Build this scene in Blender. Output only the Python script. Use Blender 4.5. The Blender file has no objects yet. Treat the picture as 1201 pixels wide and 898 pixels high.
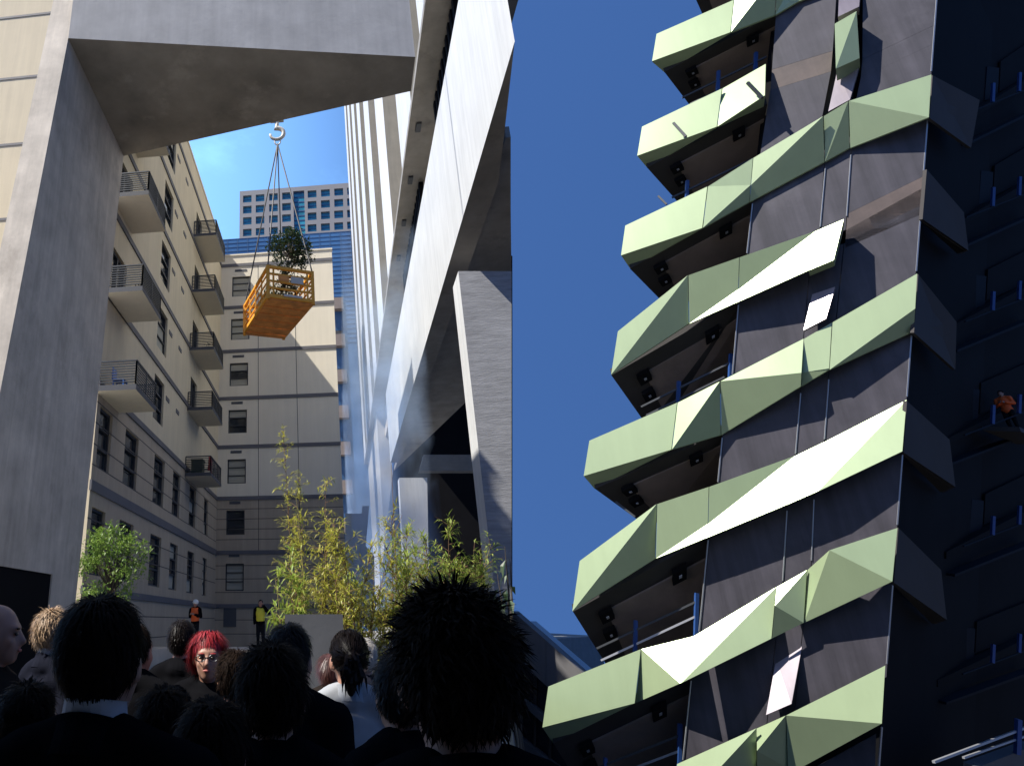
import bpy, bmesh, math, random
import numpy as np
from mathutils import Vector, Matrix, noise

random.seed(7)
scene = bpy.context.scene
COL = scene.collection
EYE = Vector((0, 0, 1.75))

# ------------------------------------------------------------------ camera
FPX, PPX, PPY, WPX = 776.0, 299.0, 449.0, 1201.0
PITCH = math.atan(280 / FPX)
YAW = math.atan(104 / (FPX / math.cos(PITCH)))
cam_data = bpy.data.cameras.new('camera')
cam_data.sensor_fit = 'HORIZONTAL'
cam_data.sensor_width = 36
cam_data.lens = FPX / WPX * 36
cam_data.shift_x = (WPX / 2 - PPX) / WPX
cam_data.clip_end = 5000
cam = bpy.data.objects.new('camera', cam_data)
cam.location = EYE
cam.rotation_euler = (math.pi / 2 + PITCH, 0, YAW)
COL.objects.link(cam)
scene.camera = cam

# ------------------------------------------------------------------ sky, sun, exposure
SUN = Vector((-1.0, -0.45, 1.5)).normalized()          # towards the sun
world = bpy.data.worlds.new('World')
scene.world = world
world.use_nodes = True
wn, wl = world.node_tree.nodes, world.node_tree.links
wn.clear()
w_out = wn.new('ShaderNodeOutputWorld')
w_bg = wn.new('ShaderNodeBackground')
w_bg.inputs['Strength'].default_value = 0.081
w_sky = wn.new('ShaderNodeTexSky')
w_sky.sky_type = 'NISHITA'
w_sky.sun_disc = False
w_sky.sun_elevation = math.asin(SUN.z)
w_sky.sun_rotation = math.atan2(SUN.x, SUN.y)
w_sky.altitude = 600
w_sky.air_density = 1.0
w_sky.dust_density = 0.2
w_sky.ozone_density = 3.0
w_co = wn.new('ShaderNodeTexCoord')
w_add = wn.new('ShaderNodeVectorMath'); w_add.operation = 'ADD'
w_add.inputs[1].default_value = (0, 0, 1.0)
w_nrm = wn.new('ShaderNodeVectorMath'); w_nrm.operation = 'NORMALIZE'
wl.new(w_co.outputs['Generated'], w_add.inputs[0])
wl.new(w_add.outputs[0], w_nrm.inputs[0])
wl.new(w_nrm.outputs[0], w_sky.inputs['Vector'])
# pale blue veil added to brighten the left sky, with faint cirrus wisps
w_map = wn.new('ShaderNodeMapping'); w_map.inputs['Scale'].default_value = (1.6, 1.0, 3.0)
w_noi = wn.new('ShaderNodeTexNoise'); w_noi.inputs['Scale'].default_value = 2.3
w_noi.inputs['Detail'].default_value = 9; w_noi.inputs['Roughness'].default_value = 0.62
w_noi.inputs['Distortion'].default_value = 0.6
w_rmp = wn.new('ShaderNodeValToRGB')
w_rmp.color_ramp.elements[0].position = 0.52; w_rmp.color_ramp.elements[0].color = (0, 0, 0, 1)
w_rmp.color_ramp.elements[1].position = 0.85; w_rmp.color_ramp.elements[1].color = (0.30, 0.30, 0.30, 1)
w_mix = wn.new('ShaderNodeMixRGB'); w_mix.inputs[2].default_value = (4.4, 9.4, 18, 1)
wl.new(w_co.outputs['Generated'], w_map.inputs['Vector'])
wl.new(w_map.outputs[0], w_noi.inputs['Vector'])
wl.new(w_noi.outputs['Fac'], w_rmp.inputs[0])
w_dot = wn.new('ShaderNodeVectorMath'); w_dot.operation = 'DOT_PRODUCT'
w_dot.inputs[1].default_value = Vector((-0.62, 0.62, 0.48)).normalized()
w_veil = wn.new('ShaderNodeMapRange'); w_veil.interpolation_type = 'SMOOTHSTEP'
w_veil.inputs['From Min'].default_value = 0.62; w_veil.inputs['From Max'].default_value = 1.0
w_veil.inputs['To Min'].default_value = 0.0; w_veil.inputs['To Max'].default_value = 1.0
wl.new(w_co.outputs['Generated'], w_dot.inputs[0]); wl.new(w_dot.outputs['Value'], w_veil.inputs['Value'])
w_m1 = wn.new('ShaderNodeMath'); w_m1.operation = 'ADD'; w_m1.inputs[1].default_value = 0.55
w_m2 = wn.new('ShaderNodeMath'); w_m2.operation = 'MULTIPLY'
wl.new(w_rmp.outputs[0], w_m1.inputs[0]); wl.new(w_m1.outputs[0], w_m2.inputs[0]); wl.new(w_veil.outputs[0], w_m2.inputs[1])
wl.new(w_m2.outputs[0], w_mix.inputs[0])
w_hs = wn.new('ShaderNodeHueSaturation'); w_hs.inputs['Saturation'].default_value = 1.2; w_hs.inputs['Hue'].default_value = 0.508
wl.new(w_sky.outputs[0], w_hs.inputs['Color'])
wl.new(w_hs.outputs[0], w_mix.inputs[1])
wl.new(w_mix.outputs[0], w_bg.inputs['Color'])
wl.new(w_bg.outputs[0], w_out.inputs['Surface'])

sun_data = bpy.data.lights.new('sun', 'SUN')
sun_data.energy = 4.1
sun_data.angle = math.radians(0.5)
sun_data.color = (1.0, 0.955, 0.88)
sun = bpy.data.objects.new('sun', sun_data)
sun.rotation_euler = SUN.to_track_quat('Z', 'Y').to_euler()
sun.location = (-30, -20, 60)
COL.objects.link(sun)

vs = scene.view_settings
vs.view_transform = 'Standard'; vs.look = 'None'; vs.gamma = 1.0; vs.exposure = 1.05
vs.use_curve_mapping = False
scene.cycles.max_bounces = 6
scene.cycles.volume_bounces = 1
scene.cycles.use_denoising = True

# ------------------------------------------------------------------ measuring helpers
_fw = Vector((-math.sin(YAW) * math.cos(PITCH), math.cos(YAW) * math.cos(PITCH), math.sin(PITCH)))
_rt = Vector((math.cos(YAW), math.sin(YAW), 0))
_up = _rt.cross(_fw)
def ray(px, py):
    return _rt * ((px - PPX) / FPX) + _up * ((PPY - py) / FPX) + _fw
def hit(px, py, i, v):
    r = ray(px, py)
    return EYE + r * ((v - EYE[i]) / r[i])
def HX(px, py, x): return hit(px, py, 0, x)
def HY(px, py, y): return hit(px, py, 1, y)
def HZ(px, py, z): return hit(px, py, 2, z)
def hplane(px, py, p0, n, off=0.0):
    r = ray(px, py)
    return EYE + r * ((n.dot(p0 - EYE) + off) / n.dot(r))

# ------------------------------------------------------------------ materials
def mat(name, base, rough=0.8, var=0.0, vscale=1.0, streak=0.0, stain=None, bump=0.0, bscale=20.0,
        metal=0.0, spec=0.5, coat=0.0, boards=0.0, trans=0.0, var_axis=(1, 1, 1), stain_pos=0.55, cells=0.0):
    m = bpy.data.materials.new(name)
    m.use_nodes = True
    nt = m.node_tree; n = nt.nodes; l = nt.links
    b = n['Principled BSDF']
    b.inputs['Base Color'].default_value = (*base, 1)
    b.inputs['Roughness'].default_value = rough
    b.inputs['Metallic'].default_value = metal
    b.inputs['Specular IOR Level'].default_value = spec
    b.inputs['Coat Weight'].default_value = coat
    b.inputs['Coat Roughness'].default_value = 0.08
    b.inputs['Transmission Weight'].default_value = trans
    if not (var or streak or bump or stain or boards):
        return m
    geo = n.new('ShaderNodeNewGeometry')
    pos = geo.outputs['Position']
    col = None
    def noise_fac(scale, sc3, detail=6, rough_=0.6):
        mp = n.new('ShaderNodeMapping'); mp.inputs['Scale'].default_value = sc3
        l.new(pos, mp.inputs['Vector'])
        t = n.new('ShaderNodeTexNoise'); t.inputs['Scale'].default_value = scale
        t.inputs['Detail'].default_value = detail; t.inputs['Roughness'].default_value = rough_
        l.new(mp.outputs[0], t.inputs['Vector'])
        return t.outputs['Fac']
    cur = None
    def scale_col(fac, lo, hi):
        nonlocal cur
        mr = n.new('ShaderNodeMapRange')
        mr.inputs['From Min'].default_value = 0.28; mr.inputs['From Max'].default_value = 0.72
        mr.inputs['To Min'].default_value = lo; mr.inputs['To Max'].default_value = hi
        l.new(fac, mr.inputs['Value'])
        mx = n.new('ShaderNodeVectorMath'); mx.operation = 'SCALE'
        if cur is None: mx.inputs[0].default_value = base
        else: l.new(cur, mx.inputs[0])
        l.new(mr.outputs[0], mx.inputs['Scale'])
        cur = mx.outputs[0]
    if var: scale_col(noise_fac(vscale, var_axis), 1 - var, 1 + var)
    if streak: scale_col(noise_fac(1.0, (3.2, 3.2, 0.16), 5, 0.65), 1 - streak, 1 + streak * 0.6)
    if boards: scale_col(noise_fac(1.0, (0.8, 0.8, 7.0), 7, 0.7), 1 - boards, 1 + boards)
    if stain:
        r = n.new('ShaderNodeValToRGB')
        r.color_ramp.elements[0].position = stain_pos; r.color_ramp.elements[1].position = min(1, stain_pos + 0.22)
        l.new(noise_fac(0.55, (1, 1, 0.7), 8, 0.68), r.inputs[0])
        mx = n.new('ShaderNodeMixRGB'); mx.inputs[2].default_value = (*stain, 1)
        if cur is None: mx.inputs[1].default_value = (*base, 1)
        else: l.new(cur, mx.inputs[1])
        l.new(r.outputs[0], mx.inputs[0])
        cur = mx.outputs[0]
    if cur is not None: l.new(cur, b.inputs['Base Color'])
    if bump:
        bp = n.new('ShaderNodeBump'); bp.inputs['Strength'].default_value = bump; bp.inputs['Distance'].default_value = 0.02
        l.new(noise_fac(bscale, (1, 1, 1) if not boards else (0.3, 0.3, 2.0), 8, 0.65), bp.inputs['Height'])
        l.new(bp.outputs[0], b.inputs['Normal'])
    return m

def leaf_mat(name, base, base2, trans=0.35):
    m = bpy.data.materials.new(name); m.use_nodes = True
    nt = m.node_tree; n = nt.nodes; l = nt.links
    b = n['Principled BSDF']; b.inputs['Roughness'].default_value = 0.45
    geo = n.new('ShaderNodeNewGeometry')
    r = n.new('ShaderNodeMixRGB'); r.inputs[1].default_value = (*base, 1); r.inputs[2].default_value = (*base2, 1)
    l.new(geo.outputs['Random Per Island'], r.inputs[0])
    l.new(r.outputs[0], b.inputs['Base Color'])
    t = n.new('ShaderNodeBsdfTranslucent'); l.new(r.outputs[0], t.inputs['Color'])
    s = n.new('ShaderNodeMixShader'); s.inputs[0].default_value = trans
    l.new(b.outputs[0], s.inputs[1]); l.new(t.outputs[0], s.inputs[2])
    l.new(s.outputs[0], n['Material Output'].inputs['Surface'])
    return m

M = {}
M['concrete'] = mat('smooth_concrete', (0.50, 0.475, 0.425), 0.75, var=0.13, vscale=0.9, streak=0.10, bump=0.25, bscale=6)
M['concrete_stained'] = mat('stained_concrete', (0.50, 0.44, 0.36), 0.8, var=0.24, vscale=0.75, streak=0.18, stain=(0.30, 0.255, 0.205), bump=0.3, bscale=5)
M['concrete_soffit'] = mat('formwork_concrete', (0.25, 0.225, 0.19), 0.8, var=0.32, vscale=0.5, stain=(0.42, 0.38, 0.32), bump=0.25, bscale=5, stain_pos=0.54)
M['white_concrete'] = mat('white_painted_concrete', (0.55, 0.555, 0.55), 0.75, var=0.07, vscale=0.35, streak=0.13, bump=0.12, bscale=3)
M['shaded_concrete'] = mat('shaded_grey_concrete', (0.21, 0.20, 0.175), 0.85, var=0.12, vscale=0.6, streak=0.12, bump=0.2, bscale=4)
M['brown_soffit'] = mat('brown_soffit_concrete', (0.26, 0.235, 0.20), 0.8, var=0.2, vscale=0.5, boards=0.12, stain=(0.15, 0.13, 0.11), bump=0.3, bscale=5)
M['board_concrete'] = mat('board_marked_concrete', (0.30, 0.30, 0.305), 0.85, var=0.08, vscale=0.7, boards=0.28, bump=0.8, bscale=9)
M['dark_interior'] = mat('dark_interior', (0.007, 0.007, 0.008), 0.8, var=0.2, vscale=0.5, spec=0.05)
M['cream'] = mat('cream_render', (0.66, 0.56, 0.38), 0.85, var=0.05, vscale=0.5, streak=0.09, bump=0.15, bscale=12)
M['cream_pale'] = mat('pale_cream_panel', (0.74, 0.665, 0.52), 0.8, var=0.04, vscale=0.4, streak=0.05, bump=0.1, bscale=10)
M['tan'] = mat('tan_render', (0.42, 0.345, 0.25), 0.85, var=0.07, vscale=0.6, streak=0.12, bump=0.2, bscale=12)
M['course'] = mat('grey_string_course', (0.12, 0.115, 0.12), 0.7, var=0.1, vscale=1)
M['joint'] = mat('dark_joint', (0.07, 0.065, 0.06), 0.9)
M['slab_grey'] = mat('balcony_slab_grey', (0.07, 0.073, 0.08), 0.7, var=0.08, vscale=1)
M['rail'] = mat('dark_steel_rail', (0.05, 0.055, 0.06), 0.5, metal=0.3)
M['frame'] = mat('dark_window_frame', (0.035, 0.037, 0.04), 0.5)
M['glass'] = mat('dark_glass', (0.025, 0.03, 0.035), 0.06, spec=0.8, var=0.3, vscale=0.5)
M['blind'] = mat('pale_blind', (0.40, 0.38, 0.30), 0.8, var=0.15, vscale=0.7, var_axis=(0.2, 0.2, 6))
M['asphalt'] = mat('asphalt', (0.05, 0.05, 0.052), 0.9, var=0.2, vscale=0.6, bump=0.3, bscale=30)
M['paving'] = mat('grey_paving', (0.22, 0.21, 0.20), 0.85, var=0.15, vscale=0.8, bump=0.2, bscale=20)

# ------------------------------------------------------------------ mesh helpers
class MB:
    def __init__(s): s.v = []; s.f = []; s.mi = []; s.cur = 0
    def add(s, verts, faces):
        o = len(s.v); s.v += [tuple(p) for p in verts]
        s.f += [tuple(i + o for i in f) for f in faces]; s.mi += [s.cur] * len(faces)
        return s
    def box(s, a, b):
        x0, y0, z0 = a; x1, y1, z1 = b
        return s.add([(x0, y0, z0), (x1, y0, z0), (x1, y1, z0), (x0, y1, z0), (x0, y0, z1), (x1, y0, z1), (x1, y1, z1), (x0, y1, z1)],
                     [(3, 2, 1, 0), (4, 5, 6, 7), (0, 1, 5, 4), (1, 2, 6, 5), (2, 3, 7, 6), (3, 0, 4, 7)])
    def hexa(s, lo, hi):
        n = len(lo)
        return s.add(list(lo) + list(hi), [tuple(range(n - 1, -1, -1)), tuple(range(n, 2 * n))] +
                     [(i, (i + 1) % n, n + (i + 1) % n, n + i) for i in range(n)])
    def prism(s, pts, vec):
        vec = Vector(vec)
        return s.hexa([Vector(p) for p in pts], [Vector(p) + vec for p in pts])
    def tube(s, path, radii, seg=8, caps=True):
        path = [Vector(p) for p in path]
        if not isinstance(radii, (list, tuple)): radii = [radii] * len(path)
        o = len(s.v); n = len(path)
        prev = None
        for i, p in enumerate(path):
            t = (path[min(i + 1, n - 1)] - path[max(i - 1, 0)])
            t = t.normalized() if t.length > 1e-9 else Vector((0, 0, 1))
            ref = Vector((0, 0, 1)) if abs(t.z) < 0.95 else Vector((1, 0, 0))
            u = t.cross(ref).normalized() if prev is None else (prev - t * prev.dot(t)).normalized()
            prev = u; w = t.cross(u)
            for k in range(seg):
                a = 2 * math.pi * k / seg
                s.v.append(tuple(p + (u * math.cos(a) + w * math.sin(a)) * radii[i]))
        for i in range(n - 1):
            for k in range(seg):
                k2 = (k + 1) % seg
                s.f.append((o + i * seg + k, o + i * seg + k2, o + (i + 1) * seg + k2, o + (i + 1) * seg + k)); s.mi.append(s.cur)
        if caps:
            s.f.append(tuple(o + k for k in range(seg - 1, -1, -1))); s.mi.append(s.cur)
            s.f.append(tuple(o + (n - 1) * seg + k for k in range(seg))); s.mi.append(s.cur)
        return s
    def bar(s, p, q, w, h=None):
        """square bar"""
        h = h or w
        p = Vector(p); q = Vector(q); t = (q - p).normalized()
        ref = Vector((0, 0, 1)) if abs(t.z) < 0.95 else Vector((1, 0, 0))
        u = t.cross(ref).normalized() * (w / 2); v = t.cross(u).normalized() * (h / 2)
        return s.hexa([p - u - v, p + u - v, p + u + v, p - u + v], [q - u - v, q + u - v, q + u + v, q - u + v])
    def ell(s, c, r, rot=None, nu=14, nv=9):
        c = Vector(c); o = len(s.v)
        for j in range(nv + 1):
            th = math.pi * j / nv
            for i in range(nu):
                ph = 2 * math.pi * i / nu
                p = Vector((r[0] * math.sin(th) * math.cos(ph), r[1] * math.sin(th) * math.sin(ph), r[2] * math.cos(th)))
                if rot: p = rot @ p
                s.v.append(tuple(c + p))
        for j in range(nv):
            for i in range(nu):
                i2 = (i + 1) % nu
                s.f.append((o + j * nu + i, o + (j + 1) * nu + i, o + (j + 1) * nu + i2, o + j * nu + i2)); s.mi.append(s.cur)
        return s
    def build(s, name, m, parent=None, smooth=False, recalc=True):
        me = bpy.data.meshes.new(name)
        me.from_pydata(s.v, [], s.f)
        for mm in (m if isinstance(m, (list, tuple)) else [m]): me.materials.append(mm)
        if isinstance(m, (list, tuple)): me.polygons.foreach_set('material_index', s.mi)
        if smooth: me.polygons.foreach_set('use_smooth', [True] * len(me.polygons))
        me.validate(); me.update()
        if recalc:
            bm = bmesh.new(); bm.from_mesh(me); bmesh.ops.recalc_face_normals(bm, faces=bm.faces); bm.to_mesh(me); bm.free()
        o = bpy.data.objects.new(name, me); COL.objects.link(o)
        if parent: adopt(o, parent)
        return o

def adopt(o, parent):
    # parts are modelled in world coordinates; only a root carries a location
    o.parent = parent
    o.matrix_parent_inverse = Matrix.Translation(-parent.location) if parent.parent is None else Matrix.Identity(4)

def thing(name, label, cat, loc=(0, 0, 0), group=None):
    o = bpy.data.objects.new(name, None); COL.objects.link(o)
    o.empty_display_size = 0.3
    o.location = loc; o['label'] = label; o['category'] = cat
    if group: o['group'] = group
    return o
def tag(o, label, cat, group=None):
    o['label'] = label; o['category'] = cat
    if group: o['group'] = group
    return o
def setting(o):
    o['kind'] = 'structure'; return o

def wall_holes(mb, axis, plane, u0, u1, z0, z1, holes, depth, inward):
    """a wall in the plane axis=plane (axis 0: x, 1: y) with real openings and reveals"""
    us = sorted({u0, u1} | {h[0] for h in holes} | {h[1] for h in holes})
    zs = sorted({z0, z1} | {h[2] for h in holes} | {h[3] for h in holes})
    us = [u for u in us if u0 <= u <= u1]; zs = [z for z in zs if z0 <= z <= z1]
    P = (lambda u, z, d=0: (plane + d, u, z)) if axis == 0 else (lambda u, z, d=0: (u, plane + d, z))
    for a, b in zip(us, us[1:]):
        for c, d in zip(zs, zs[1:]):
            um, zm = (a + b) / 2, (c + d) / 2
            if any(h[0] < um < h[1] and h[2] < zm < h[3] for h in holes): continue
            mb.add([P(a, c), P(b, c), P(b, d), P(a, d)], [(0, 1, 2, 3)])
    e = depth * inward
    for h in holes:
        a, b, c, d = h
        mb.add([P(a, c), P(b, c), P(b, d), P(a, d), P(a, c, e), P(b, c, e), P(b, d, e), P(a, d, e)],
               [(0, 1, 5, 4), (1, 2, 6, 5), (2, 3, 7, 6), (3, 0, 4, 7)])

def window(parent, axis, plane, hole, depth, inward, panes=(1, 3), gm='glass', fw=0.09, blind=0.0):
    a, b, c, d = hole
    def P(u, z, t): return (plane + t, u, z) if axis == 0 else (u, plane + t, z)
    e0 = (depth - 0.10) * inward; e1 = (depth + 0.02) * inward
    fb = MB()
    def strip(u0, u1, z0, z1):
        p, q = P(u0, z0, e0), P(u1, z1, e1)
        fb.box([min(i, j) for i, j in zip(p, q)], [max(i, j) for i, j in zip(p, q)])
    strip(a, a + fw, c, d); strip(b - fw, b, c, d)
    strip(a + fw, b - fw, c, c + fw); strip(a + fw, b - fw, d - fw, d)
    nx, nz = panes
    for i in range(1, nx):
        u = a + (b - a) * i / nx; strip(u - fw / 2, u + fw / 2, c + fw, d - fw)
    for j in range(1, nz):
        z = c + (d - c) * j / nz
        strip(a + fw, b - fw, z - fw * 0.4, z + fw * 0.4)
    w = fb.build('window', M['frame'], parent)
    for i in range(nx):
        for j in range(nz):
            ua, ub = a + (b - a) * i / nx, a + (b - a) * (i + 1) / nx
            za, zb = c + (d - c) * j / nz, c + (d - c) * (j + 1) / nz
            p, q = P(ua + 0.01, za + 0.01, depth * inward), P(ub - 0.01, zb - 0.01, (depth + 0.012) * inward)
            bld = random.random() < blind
            MB().box([min(x, y) for x, y in zip(p, q)], [max(x, y) for x, y in zip(p, q)]).build('pane', M['blind' if bld else gm], w)
    return w

# ================================================================== THE SETTING
G_LOW = -9.0
# level around the buildings, then the land falls away on all sides
gm = MB(); NG = 64
rings = [(0, G_LOW), (60, G_LOW), (105, G_LOW), (125, G_LOW - 2), (400, -48), (1500, -240)]
for r_, z_ in rings: gm.v += [(r_ * math.cos(2 * math.pi * i / NG), 20 + r_ * math.sin(2 * math.pi * i / NG), z_) for i in range(NG)]
for k in range(1, len(rings) - 1):
    for i in range(NG): gm.f.append((k * NG + i, k * NG + (i + 1) % NG, (k + 1) * NG + (i + 1) % NG, (k + 1) * NG + i)); gm.mi.append(0)
gm.f.append(tuple(NG + i for i in range(NG))); gm.mi.append(0)
setting(gm.build('ground', M['asphalt']))
_e = [HZ(596, y, 0) for y in (1150, 898, 790, 752)]
plaza_pts = [(-60, -12), (0.6, -12), (0.6, 0.3)] + [(p.x, p.y) for p in _e] + [(34, 100), (34, 190), (-60, 190)]
setting(MB().prism([(x, y, G_LOW) for x, y in plaza_pts], (0, 0, -G_LOW)).build('pavement', M['paving']))
# unseen walls and roof slab added out of frame to shade the near people
setting(MB().box((-9, -11, 0), (-4.2, 0.9, 9)).build('wall', M['concrete']))
setting(MB().box((-14, -16, 0), (3, -12, 14)).build('wall', M['concrete']))  # unseen mass added behind the camera to cut sky light
setting(MB().box((0.62, -11.9, G_LOW), (1.0, 0.25, 14)).build('wall', M['concrete']))  # added to block the open sky on the right
setting(MB().box((-4.19, -11.9, 4.2), (0.615, 0.9, 4.6)).build('shade_canopy', M['concrete_soffit']))

# ================================================================== CREAM APARTMENT BUILDING (left wing and end wing)
XL, YE, Y0 = -9.8, 53.0, 25.2
ROOF = 34.6
COURSE = [2.9, 6.9, 11.17, 15.45, 19.7, 24.05, 28.3, 32.6]
apt = thing('apartment_building', 'tall cream apartment block with stacked balconies, grey string courses and dark windows', 'building', (XL, Y0, 0))

def lw(p1, p2):                      # window on the left wing from two opposite picture corners
    a, b = HX(*p1, XL), HX(*p2, XL)
    return (min(a.y, b.y), max(a.y, b.y), min(a.z, b.z), max(a.z, b.z))
left_windows = []
# column of windows between the two balcony stacks
yw0, yw1 = HX(188.8, 408, XL).y, HX(196, 416, XL).y
wy0, wy1 = 33.4, 35.5
for zt in (32.0, 27.6, 23.3, 19.0, 14.75):
    left_windows.append((wy0, wy1, zt - 2.55, zt))
low_y = [(25.6, 27.2), (29.1, 31.2), (34.2, 36.4), (38.4, 40.3), (43.0, 45.0), (47.9, 49.5)]
for a, b in low_y:
    left_windows.append((a, b, 7.75, 10.35))
for a, b in low_y:
    left_windows.append((a, b, 3.5, 6.1))
# balcony doors
NBY = (24.9, 28.0); FBY = (41.4, 45.3)
nb_z = [10.75, 15.3, 20.25, 24.9, 29.3]
fb_z = [10.6, 15.05, 19.4, 23.9, 28.5]
doors = []
for z in nb_z: doors.append((25.6, 27.6, z + 0.32, z + 2.75))
for z in fb_z: doors.append((42.2, 44.2, z + 0.32, z + 2.75))
mb = MB()
allh = left_windows + doors
hi_h = [h for h in allh if h[2] > 11.2]; lo_h = [h for h in allh if h[2] < 11.2]
wall_holes(mb, 0, XL, Y0, YE, 11.17, ROOF, [h for h in hi_h], 0.3, -1)
mb.add([(XL - 14, Y0, 0), (XL, Y0, 0), (XL, Y0, 11.17), (XL, Y0, ROOF), (XL - 14, Y0, ROOF)], [(0, 1, 2, 3, 4)])
mb.add([(XL - 14, Y0, ROOF), (XL, Y0, ROOF), (XL, YE, ROOF), (XL - 14, YE, ROOF)], [(0, 1, 2, 3)])
mb.add([(XL - 14, Y0, 0), (XL - 14, Y0, ROOF), (XL - 14, YE + 10, ROOF), (XL - 14, YE + 10, 0)], [(0, 1, 2, 3)])
mb.build('wall', M['cream'], apt)
mb = MB()
wall_holes(mb, 0, XL, Y0, YE, 0, 11.17, lo_h, 0.3, -1)
mb.build('wall', M['tan'], apt)
for h in left_windows:
    window(apt, 0, XL, h, 0.22, -1, panes=(1, 3), blind=random.choice((0, 0, 0.35, 0.7)), fw=0.10)
for h in doors:
    window(apt, 0, XL, h, 0.22, -1, panes=(2, 1), fw=0.12)
for i, z in enumerate(COURSE):
    hh = 0.30 if i != 1 else 0.42
    MB().box((XL - 0.02, Y0 - 0.06, z - hh / 2), (XL + 0.07, YE - 0.002, z + hh / 2)).build('string_course', M['course'], apt)
    if i > 1:
        MB().box((XL - 14, Y0 - 0.03, z - 0.07), (XL - 0.021, Y0 + 0.02, z + 0.07)).build('string_course', M['course'], apt)
MB().box((XL - 0.3, Y0 - 0.1, ROOF), (XL + 0.06, YE, ROOF + 0.22)).build('parapet_coping', M['cream_pale'], apt)
mb = MB()
for z in (1.0, 2.0, 4.6, 5.6, 7.75, 8.6, 9.5, 10.4):
    mb.box((XL - 0.01, Y0, z - 0.025), (XL + 0.004, YE - 0.001, z + 0.025))
j = mb.build('joint', M['joint'], apt); j['kind'] = 'stuff'
for zt in (32.0, 27.6, 23.3, 19.0, 14.75):
    for yy in (35.9, 38.4):
        MB().box((XL - 0.01, yy, zt - 0.75), (XL + 0.035, yy + 0.75, zt - 0.5)).build('vent', M['course'], apt)

def balcony(y0, y1, z, out, near):
    b = MB().box((XL + 0.001, y0, z), (XL + out, y1, z + 0.24)).build('balcony', [M['slab_grey'], M['cream_pale']], apt)
    me = b.data
    for p in me.polygons: p.material_index = 1 if p.normal.z < -0.5 else 0
    r = MB(); t = 0.035
    zt = z + 1.30
    for (p, q) in (((XL + 0.03, y0 + 0.04), (XL + out - 0.05, y0 + 0.04)), ((XL + out - 0.05, y0 + 0.04), (XL + out - 0.05, y1 - 0.04)),
                   ((XL + out - 0.05, y1 - 0.04), (XL + 0.03, y1 - 0.04))):
        n = 9
        for k in range(n):
            zz = z + 0.36 + (zt - z - 0.36) * k / (n - 1)
            w = 0.042 if k < n - 1 else 0.065
            r.bar((p[0], p[1], zz), (q[0], q[1], zz), w)
        m = max(1, round(math.dist(p, q) / 1.3))
        for k in range(m + 1):
            x = p[0] + (q[0] - p[0]) * k / m; y = p[1] + (q[1] - p[1]) * k / m
            r.bar((x, y, z + 0.24), (x, y, zt), 0.055)
    r.build('railing', M['rail'], b)
for z in nb_z: balcony(*NBY, z, 1.72, True)
for z in fb_z: balcony(*FBY, z, 1.72, False)

# end wing
xr = 0.36
end_windows = []
for k, yb in enumerate(((323.5, 348), (373, 398.7), (425, 452.7), (480, 508), (538, 567), (598, 627), (660.5, 692.5))):
    xc = (283, 281.5, 280, 278.5, 277.4, 276, 275)[k]
    a = HY(xc - 11, yb[1], YE); b = HY(xc + 11, yb[0], YE)
    end_windows.append((a.x, b.x, a.z, b.z))
mb = MB()
wall_holes(mb, 1, YE, XL + 0.001, xr, 11.17, 33.6, [h for h in end_windows if h[2] > 11], 0.3, 1)
mb.add([(xr, YE, 0), (xr, YE + 16, 0), (xr, YE + 16, 33.6), (xr, YE, 33.6)], [(0, 1, 2, 3)])
mb.add([(XL, YE, 33.6), (xr, YE, 33.6), (xr, YE + 16, 33.6), (XL, YE + 16, 33.6)], [(0, 1, 2, 3)])
mb.build('wall', M['cream_pale'], apt)
mb = MB()
wall_holes(mb, 1, YE, XL + 0.001, xr, 0, 11.17, [h for h in end_windows if h[2] < 11], 0.3, 1)
mb.build('wall', M['tan'], apt)
for k, h in enumerate(end_windows):
    window(apt, 1, YE, h, 0.22, 1, panes=(1, 3), gm='glass', blind=0.75 if k not in (3, 5) else 0.15, fw=0.09)
    MB().box((h[0] + 0.25, YE - 0.03, h[3] + 0.5), (h[1] - 0.35, YE + 0.01, h[3] + 0.72)).build('vent', M['slab_grey'], apt)
for i, z in enumerate(COURSE):
    MB().box((XL + 0.07, YE - 0.07, z - 0.15), (xr + 0.02, YE - 0.0005, z + 0.15)).build('string_course', M['course'], apt)
    if i < len(COURSE) - 1 and i > 0:
        for px in (303, 348.5):
            x = HY(px, 470, YE).x
            MB().box((x - 0.025, YE - 0.006, z + 0.15), (x + 0.025, YE + 0.003, COURSE[i + 1] - 0.15)).build('joint', M['joint'], apt)
mb = MB()
for z in (0.9, 1.9, 3.9, 4.9, 5.9, 7.9, 8.7, 9.5, 10.3):
    mb.box((XL + 0.001, YE - 0.006, z - 0.025), (xr, YE + 0.003, z + 0.025))
j = mb.build('joint', M['joint'], apt); j['kind'] = 'stuff'
MB().box((XL, YE - 0.08, 33.6), (xr + 0.05, YE + 0.4, 33.75)).build('parapet_coping', M['cream_pale'], apt)
# unseen roof box added to shadow the edge beam, set back from the edge
MB().box((-21, 26, ROOF), (-15.5, 34, ROOF + 9)).build('roof_shade_box', M['cream_pale'], apt)
# ground floor louvre on the end wing
MB().box((HY(262, 735, YE).x, YE - 0.05, 1.4), (HY(277, 735, YE).x, YE - 0.001, 3.0 - 0.2)).build('louvre', M['slab_grey'], apt)

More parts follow.
